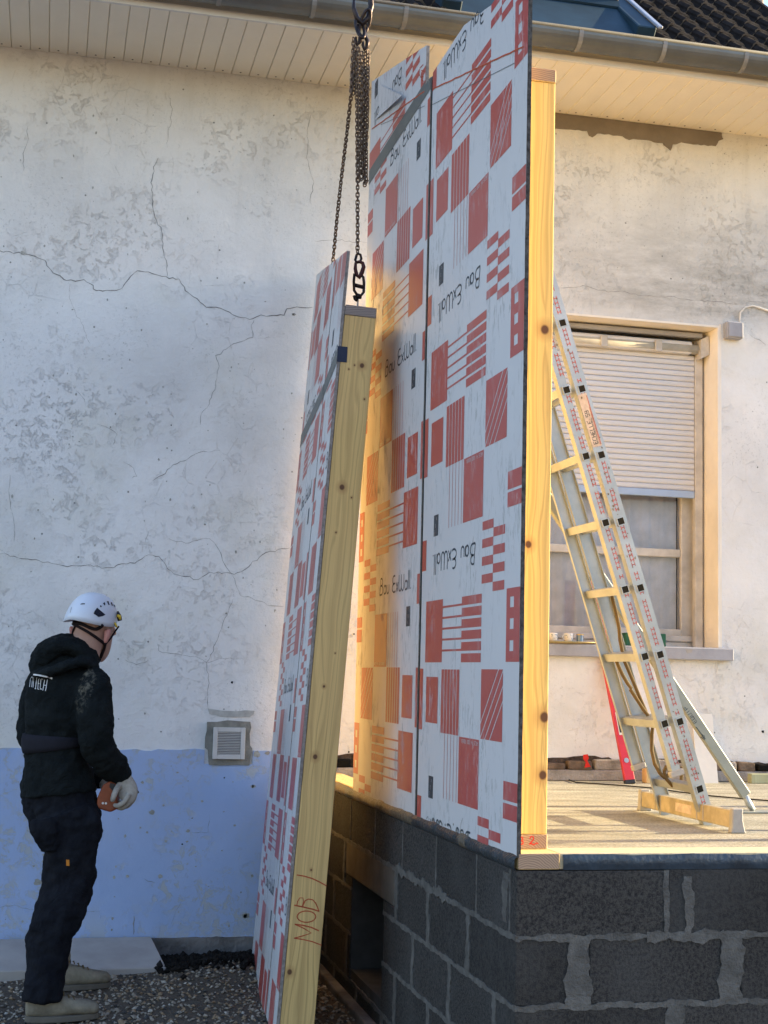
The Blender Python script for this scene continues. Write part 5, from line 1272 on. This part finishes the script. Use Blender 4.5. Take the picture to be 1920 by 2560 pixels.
    for (x, y, dy, tilt, wp) in ((266, 1590, -.035, .12, 7), (181, 1583, .045, -.08, 5)):
        mb = MB(); L = [(x+tilt*18, y-17, wp*.6, .006, dy), (x+tilt*24, y-12, wp*1.15, .011, dy), (x+tilt*10, y, wp, .013, dy), (x-tilt*14, y+12, wp*.75, .010, dy), (x-tilt*18, y+17, wp*.4, .005, dy)]
        mb.loft(secs(dense(L), 0), 14); o = mb.build('ear', simple('ear_skin', (.46, .20, .17), .5, .4, var=.1, sc=20), t, smooth=True)
    bpy.context.view_layer.update()
    for dx in (266, 276): 
        c_ = q(dx, 1562, .135); MB().lathe(c_, [(.001, -.007), (.006, -.004), (.0075, 0), (.006, .004), (.001, .007)], 10).build('eye', M['mug'], t, smooth=True)
    # --- sweatshirt
    mb = MB()
    mb.loft(secs(dense([(146, 1985, 84, .150, .03), (144, 1955, 82, .150, .03), (140, 1900, 72, .135, .02), (138, 1850, 70, .130, .02), (146, 1800, 80, .145, .02), (158, 1745, 90, .155, .03), (170, 1700, 88, .145, .03), (182, 1670, 70, .115, .03), (198, 1650, 44, .08, .03), (208, 1634, 36, .068, .03)]), 0), 28, .9)
    # right sleeve
    mb.loft(secs(dense([(222, 1690, 36, .060, -.05), (232, 1725, 42, .070, -.10), (236, 1775, 42, .070, -.13), (238, 1830, 41, .066, -.14), (250, 1875, 40, .060, -.12), (278, 1915, 35, .052, -.06), (300, 1940, 26, .042, -.02), (306, 1948, 22, .038, -.01)]), 0), 20)
    # left sleeve
    mb.loft(secs(dense([(110, 1700, 34, .06, .14), (88, 1750, 34, .06, .18), (78, 1800, 30, .058, .19), (82, 1850, 30, .055, .20), (130, 1900, 26, .05, .27), (200, 1935, 22, .042, .26), (262, 1958, 19, .036, .16)]), 0), 18)
    # pocket flap seen at the chest edge
    mb.loft(secs([(262, 1745, 8, .03, -.03), (272, 1762, 6, .03, -.03), (276, 1777, 3, .02, -.03)]), 8)
    hood = mb.build('sweatshirt', fleece, t); remesh(hood, .0075, 4, [(.11, .030, 'c'), (.04, .016, 'c')])
    # hood lying on the back
    mb = MB()
    mb.loft(secs(dense([(238, 1662, 12, .05, -.03), (222, 1640, 20, .08, -.02), (200, 1622, 24, .105, .0), (170, 1614, 26, .12, .02), (140, 1622, 30, .12, .02), (115, 1645, 34, .105, .02), (98, 1668, 26, .07, .01), (90, 1685, 14, .03, .0)]), 0), 20)
    mb.loft(secs(dense([(215, 1612+20, 10, .06, .09), (185, 1610, 14, .06, .11), (150, 1606, 16, .06, .10), (122, 1615, 14, .05, .09)]), 0), 14)
    mb.loft(secs(dense([(96, 1690, 12, .05, -.03), (120, 1684, 14, .06, -.07), (160, 1668, 13, .05, -.10), (205, 1656, 11, .04, -.09), (240, 1668, 9, .04, -.05)]), 0), 14)
    hd = mb.build('hood', fleece, t); remesh(hd, .007, 3, [(.06, .018, 'c'), (.03, .008, 'c')])
    # belt of the jacket
    mb = MB(); mb.loft(secs([(138, 1872, 73, .139, .02), (137, 1862, 75, .141, .02), (137, 1848, 75, .141, .02), (138, 1838, 73, .139, .02)]), 28, .9); bl = mb.build('belt', simple('dark_belt', (.018, .018, .024), .9, .1), t, smooth=True)
    # --- trousers: hips and both legs, one surface
    mb = MB()
    mb.loft(secs(dense([(142, 1950, 76, .13, .03), (148, 1990, 86, .140, .03), (154, 2020, 84, .145, .03), (162, 2055, 78, .14, .03), (172, 2095, 70, .12, .03)]), 0), 26)
    mb.loft(secs(dense([(160, 2030, 74, .11, -.03), (174, 2080, 72, .105, -.04), (176, 2125, 62, .095, -.05), (173, 2170, 60, .090, -.05), (170, 2220, 59, .085, -.06), (152, 2275, 55, .078, -.09), (130, 2330, 53, .070, -.11), (120, 2375, 49, .066, -.12), (117, 2405, 46, .064, -.13), (113, 2430, 43, .066, -.13), (108, 2465, 43, .072, -.14), (106, 2497, 43, .072, -.14)]), 0), 22)
    mb.loft(secs(dense([(165, 2030, 60, .10, .12), (172, 2120, 56, .09, .20), (168, 2220, 50, .08, .30), (150, 2300, 42, .068, .40), (138, 2360, 37, .062, .46), (139, 2415, 33, .066, .50), (140, 2428, 32, .066, .50)]), 0), 20)
    # cargo pockets: right thigh front and the rear one
    mb.loft(secs([(222, 2030, 18, .06, -.06), (230, 2060, 22, .06, -.08), (234, 2095, 19, .055, -.08), (236, 2112, 12, .04, -.07)]), 12, .6)
    mb.loft(secs([(110, 2045, 30, .05, -.10), (118, 2085, 34, .055, -.11), (128, 2118, 24, .045, -.09)]), 12, .6)
    tr = mb.build('trousers', cloth, t); remesh(tr, .0075, 4, [(.12, .034, 'c'), (.045, .020, 'c')])
    # --- boots
    def boot_(x0, yg, dy, sc_, label):
        b = q(x0, yg, dy); b.z = G+.004; e = Vector((math.cos(.06), math.sin(.10), 0)).normalized(); u = Vector((-e.y, e.x, 0)); z = Vector((0, 0, 1))
        o_ = bpy.data.objects.new('x', None); mb = MB()
        S_ = [(-.005, .055, .045, .022), (.02, .060, .052, .036), (.06, .060, .056, .040), (.10, .054, .052, .040), (.15, .050, .044, .044), (.20, .043, .034, .049), (.25, .038, .030, .048), (.285, .034, .024, .040), (.303, .030, .013, .020)]
        mb.loft([(b+e*s*sc_+z*(h+.010), u*w_*sc_, z*hh) for s, h, hh, w_ in S_], 18, .85)
        mb.loft([(b+e*.055*sc_+z*.06, e*.055, u*.043), (b+e*.058*sc_+z*.11, e*.052, u*.042), (b+e*.060*sc_+z*.155, e*.052, u*.044), (b+e*.060*sc_+z*.175, e*.048, u*.042)], 16)
        bt = mb.build('boot', boot, t, label=label); remesh(bt, .006, 3, [(.05, .006, 'c')]); W[bt.name] = wm(t).copy()
        mb = MB(); n = 24; ring = []
        for k in range(n):
            a = 2*math.pi*k/n; s = .149+.158*math.cos(a); w_ = (.044+.006*math.cos(a+2.5))*math.sin(a); ring.append(b+e*s*sc_+u*w_*1.05)
        mb.prism([p+z*(-.002) for p in ring], (0, 0, .026)); bevel(mb.build('sole', sole, bt), .004, 2)
        for k in range(5):
            c_ = b+e*(.105+.022*k)*sc_+z*(.128-.0105*k); MB().tube([c_-u*.026, c_+z*.007, c_+u*.026], .0032, 6).build('lace', M['strap'], bt, smooth=True)
    boot_(66, 2548, -.14, 1.0, 'near dusty beige boot'); boot_(112, 2478, .46, 1.0, 'far greenish grey boot')
    # --- gloved right hand: palm, four bent fingers, thumb
    mb = MB()
    mb.loft(secs(dense([(304, 1942, 19, .030, -.02), (313, 1955, 20, .030, -.03), (320, 1975, 23, .028, -.04), (318, 1995, 21, .024, -.05), (313, 2006, 14, .016, -.05)]), 0), 16)
    fing = [[(322, 1985, -.075), (312, 2003, -.085), (296, 2014, -.075), (285, 2012, -.055)], [(326, 1988, -.055), (320, 2008, -.062), (305, 2020, -.050), (292, 2018, -.030)], [(330, 1985, -.030), (329, 2003, -.036), (316, 2016, -.020), (303, 2014, -.0)], [(332, 1975, -.005), (334, 1994, -.008), (324, 2006, .010), (312, 2004, .025)]]
    for i, L in enumerate(fing): mb.tube([q(x, y, d) for x, y, d in [(a[0], a[1], a[2]) for a in dense(L, 4)]], [.0115]*9+[.0105, .0100, .0092, .0075], 10) if len(dense(L, 4)) == 13 else None
    th = dense([(300, 1960, -.045), (290, 1976, -.075), (284, 1992, -.085), (280, 2003, -.075)], 4); mb.tube([q(*p) for p in th], [.0135]*8+[.012, .012, .0115, .010, .008], 10)
    gl = mb.build('glove', glove, t, label='pale glove on the right hand'); remesh(gl, .0028, 3)
    mb = MB(); mb.loft(secs(dense([(262, 1955, 16, .028, .15), (272, 1972, 18, .026, .12), (276, 1990, 16, .022, .10)]), 0), 14)
    for k in range(4): mb.tube([q(272+k*5, 1985+k*3, .11-.02*k), q(282+k*5, 2002+k*2, .085-.02*k), q(290+k*4, 2008, .055-.02*k), q(288+k*3, 2003, .03-.018*k)], [.011, .011, .010, .008], 10)
    mb.tube([q(262, 1965, .12), q(258, 1980, .08), q(262, 1992, .05)], [.013, .012, .009], 10)
    g2 = mb.build('glove', glove, t, label='pale glove on the left hand'); remesh(g2, .0028, 3)
    # --- helmet shell: dome with a wavy lower rim
    hc = q(229, 1545, .02); ax = (onY(230, 1545, YP)-onY(229, 1545, YP)).normalized(); tilt = Matrix.Rotation(R(9), 3, fw)
    u = tilt @ ax; zz = tilt @ Vector((0, 0, 1)); v = fw
    import itertools
    def hp(a, b, s=1.):
        """a around (0 = picture right, pi/2 = away, pi = left, -pi/2 = towards camera), b: 0 rim .. 1 crown"""
        ca, sa = math.cos(a), math.sin(a)
        low = -.015-.022*max(0, -sa)*(.6+.4*math.cos(a*1.0))-.004*math.cos(2*a)
        if ca < -.55: low -= .016*(-ca-.55)/.45
        ph = b*math.pi/2; rr_ = math.cos(ph)**.80; fl = 1+.03*(1-b)**3+(.04*max(0, -ca-.5)/.5*(1-b)**7)
        hgt = low*(1-b)**1.5+.116*math.sin(ph)**.80
        return hc+(u*ca*.110+v*sa*.135)*rr_*fl*s+zz*(hgt*s)
    mb = MB(); na, nb = 40, 14; vs = []
    for j in range(nb+1):
        for i in range(na): vs.append(hp(2*math.pi*i/na, j/nb*.995))
    mb.add(vs, [(j*na+i, j*na+(i+1) % na, (j+1)*na+(i+1) % na, (j+1)*na+i) for j in range(nb) for i in range(na)]+[tuple(nb*na+i for i in range(na))])
    he = mb.build('helmet', helm, t, smooth=True); W[he.name] = wm(t).copy(); sdm = he.modifiers.new('s', 'SOLIDIFY'); sdm.thickness = .004; sdm.offset = -1
    bpy.context.view_layer.update(); dg = bpy.context.evaluated_depsgraph_get()
    def bvh(*obs):
        vs, fs = [], []
        for o in obs:
            e = o.evaluated_get(dg); me = e.to_mesh(); n0 = len(vs); mw = wm(t)
            vs += [mw @ x.co for x in me.vertices]; fs += [[i+n0 for i in p.vertices] for p in me.polygons]; e.to_mesh_clear()
        return BVHTree.FromPolygons(vs, fs)
    Bh, Bs, Bb = bvh(he), bvh(hood, hd), bvh(body, he)
    def drape(L, tree_, lift):
        out = []; last = None
        for x, y in L:
            d = ray(x, y).normalized(); h = tree_.ray_cast(CAM, d)
            if h[0] is None:
                if last is None: continue
                out.append(last); continue
            n = h[1] if h[1].dot(d) < 0 else -h[1]; last = h[0]+n*lift; out.append(last)
        return out
    zh = lambda L: S(L, 160, 1470, 10.37)
    mb = MB()
    for L in ([(855,510),(1070,695),(1000,730),(890,752),(765,665),(790,600)], [(420,425),(470,400),(540,400),(548,425),(430,432)], [(925,470),(950,445),(975,485),(945,505)], [(1005,400),(1045,370),(1060,400),(1065,440),(1045,455)], [(1100,350),(1150,345),(1160,400),(1178,435),(1150,450),(1120,380)], [(1205,365),(1240,380),(1258,450),(1245,470),(1215,410)], [(1270,425),(1300,440),(1325,480),(1310,495),(1285,460)], [(195,510),(205,500),(170,640),(160,650)]):
        Z = zh(L); cx_ = sum(a for a, b in Z)/len(Z); cy_ = sum(b for a, b in Z)/len(Z); rings = []
        for f_ in (1, .66, .33, .02): rings.append(drape([(cx_+(a-cx_)*f_, cy_+(b-cy_)*f_) for a, b in dense(Z+[Z[0]], 1 if len(Z) > 6 else 3)[:-1]] if False else [(cx_+(a-cx_)*f_, cy_+(b-cy_)*f_) for (a, b) in [((p[0]*(1-t_)+q_[0]*t_), (p[1]*(1-t_)+q_[1]*t_)) for p, q_ in zip(Z, Z[1:]+Z[:1]) for t_ in (0, .33, .66)]], Bh, .0016))
        m_ = len(rings[0])
        if all(len(r_) == m_ for r_ in rings): mb.add([p for r_ in rings for p in r_], [(j*m_+i, j*m_+(i+1) % m_, (j+1)*m_+(i+1) % m_, (j+1)*m_+i) for j in range(3) for i in range(m_)])
    mb.build('vent_slots', simple('vent_dark_blue', (.010, .013, .03), .6, .3), he)
    # headlamp clip at the front of the helmet
    mb = MB(); mb.tube([q(294, 1528, .0), q(297, 1540, .0), q(300, 1552, .0)], [.004, .012, .010], 10); mb.build('lamp_clip', M['black'], he, smooth=True)
    MB().tube([q(293, 1538, -.012), q(299, 1541, -.014), q(301, 1549, -.012)], [.005, .008, .004], 10).build('lamp_clip', simple('yellow_plastic', (.62, .42, .03), .4, .4), he, smooth=True); MB().tube([q(286, 1557, -.005), q(290, 1562, -.006), q(291, 1568, -.004)], .005, 8).build('lamp_clip', bpy.data.materials['yellow_plastic'], he, smooth=True)
    # straps lying on the head
    st = simple('strap_black', (.016, .011, .013), .8, .15)
    def strap(px, wd, lift=.003, k=4):
        P = drape([(a, b) for a, b in dense(px, k)], Bb, lift)
        if len(P) > 2: mb = MB(); mb.tube(P, wd, 6); mb.build('chin_strap', st, t, smooth=True)
    strap([(184, 1560), (200, 1568), (216, 1577), (234, 1589), (250, 1601), (260, 1609)], .0068); strap([(186, 1556), (205, 1560), (228, 1570), (242, 1572), (254, 1564)], .0085); strap([(190, 1564), (184, 1578), (182, 1592)], .005); strap([(262, 1607), (259, 1622), (252, 1640), (246, 1652)], .0075)
    MB().tube([q(297, 1566, .03), q(288, 1578, .02), q(276, 1597, .01), q(266, 1608, -.01), q(260, 1609, -.02)], .0045, 6).build('chin_strap', st, t, smooth=True)
    # lettering on the back: bar and tall slanted letters
    zt = lambda L: S(L, 30, 1440, 4.608); mb = MB()
    LET = [([(246,1133),(320,1140),(400,1155),(465,1178)], .0042), ([(246,1140),(320,1148),(400,1163),(463,1186)], .0035), ([(205,1278),(215,1180),(232,1160),(240,1175),(228,1280)], .0026), ([(252,1165),(243,1285)], .0030), ([(290,1140),(272,1300)], .0032), ([(262,1298),(280,1302)], .0022),
     ([(322,1178),(308,1182),(298,1303),(316,1306)], .0028), ([(304,1240),(318,1240)], .0025), ([(358,1195),(348,1182),(336,1192),(326,1290),(334,1308),(346,1300)], .0028), ([(378,1192),(356,1318)], .0030), ([(410,1195),(386,1325)], .0030), ([(368,1258),(398,1262)], .0028)]
    for L, wd in LET:
        px = zt(L); D = []
        for (a, b), (c_, d_) in zip(px[:-1], px[1:]): D += [(a+(c_-a)*i/5, b+(d_-b)*i/5) for i in range(5)]
        D.append(px[-1]); P = drape(D, Bs, .0015)
        if len(P) > 2: mb.ribbon(P, wd, -fw, 0)
    mb.build('ink', simple('white_print', (.70, .70, .70), .7, .2), hood, label='white printed lettering on the back')
    # orange tag on the thigh and pale knee mark
    Bt = bvh(tr)
    P = drape(S([(425,1015),(446,1018),(448,1060),(427,1058)], 20, 1800, 2.911), Bt, .003); MB().add(P, [tuple(range(len(P)))]).build('ink', simple('orange_tag', (.55, .20, .03), .7, .2), tr, label='small orange tag')
    # remote control
    rc = thing('remote_control', 'worn orange brown crane remote held in the worker\'s gloved hands', 'remote', q(272, 1990, -.02))
    a, b = q(252, 1962, .02), q(300, 2010, -.03); ax_ = (b-a).normalized(); up = ax_.cross(fw).normalized()
    zr_ = lambda L: [q(x, y, -.055) for x, y in S(L, 20, 1800, 2.911)]
    mb = MB().prism(zr_([(690,470),(740,445),(790,470),(800,520),(792,590),(810,640),(745,672),(700,660),(640,640),(650,560)]), fw*.075); bevel(mb.build('body', orange, rc), .008, 3)
    mb = MB().prism([p-fw*.002 for p in zr_([(745,460),(778,465),(782,515),(760,512),(738,488)])], fw*.004); mb.build('grip_opening', M['black'], rc)
    MB().tube([q(331, 1965, .0), q(338, 1975, -.01), q(345, 1983, -.015)], [.008, .010, .007], 10).build('aerial', M['black'], rc, smooth=True)
    for x, y in ((690, 605), (712, 606)): MB().lathe(zr_([(x, y)])[0], [(.001, -.004), (.005, -.004), (.005, .002)], 10, 'Y').build('screw', M['trim'], rc)
person()

# ------------------------------------------------------------------ bare tree beyond the roof
def tree():
    t = thing('bare_tree', 'bare winter tree with pale branches beyond the roof verge', 'tree', Vector((9.8, 22, G)))
    rr = random.Random(6); top = onY(1905, 30, 22); br = MB()
    x0 = top.x; MB().tube([(x0+.3, 22, G), (x0+.1, 22, 4), (x0, 22, 8), (x0-.05, 22, top.z+.2), (x0+.1, 22, top.z+2)], [.22, .17, .12, .08, .03], 8).build('trunk', M['bark'], t, smooth=True)
    def grow(p, d, L, r, lv):
        q = p+d*L*.5+Vector((rr.uniform(-.1, .1), rr.uniform(-.1, .1), 0))*L; e = p+d*L
        br.tube([p, q, e], [r, r*.75, r*.5], 5, cap=False)
        if lv:
            for _ in range(4): dd = (d+Vector((rr.uniform(-.8, .8), rr.uniform(-.6, .6), rr.uniform(-.3, .6)))).normalized(); grow(p.lerp(e, rr.uniform(.3, 1)), dd, L*rr.uniform(.5, .75), r*.55, lv-1)
    for z in [6, 7, 8, 8.6, 9.2, 9.8, 10.4, 11]:
        for _ in range(2): a = rr.uniform(0, 6.28); grow(Vector((x0, 22, z)), Vector((math.cos(a), math.sin(a)*.6, .7)).normalized(), rr.uniform(1.2, 2.0), .035, 3)
    br.build('crown', M['bark'], t)
tree()
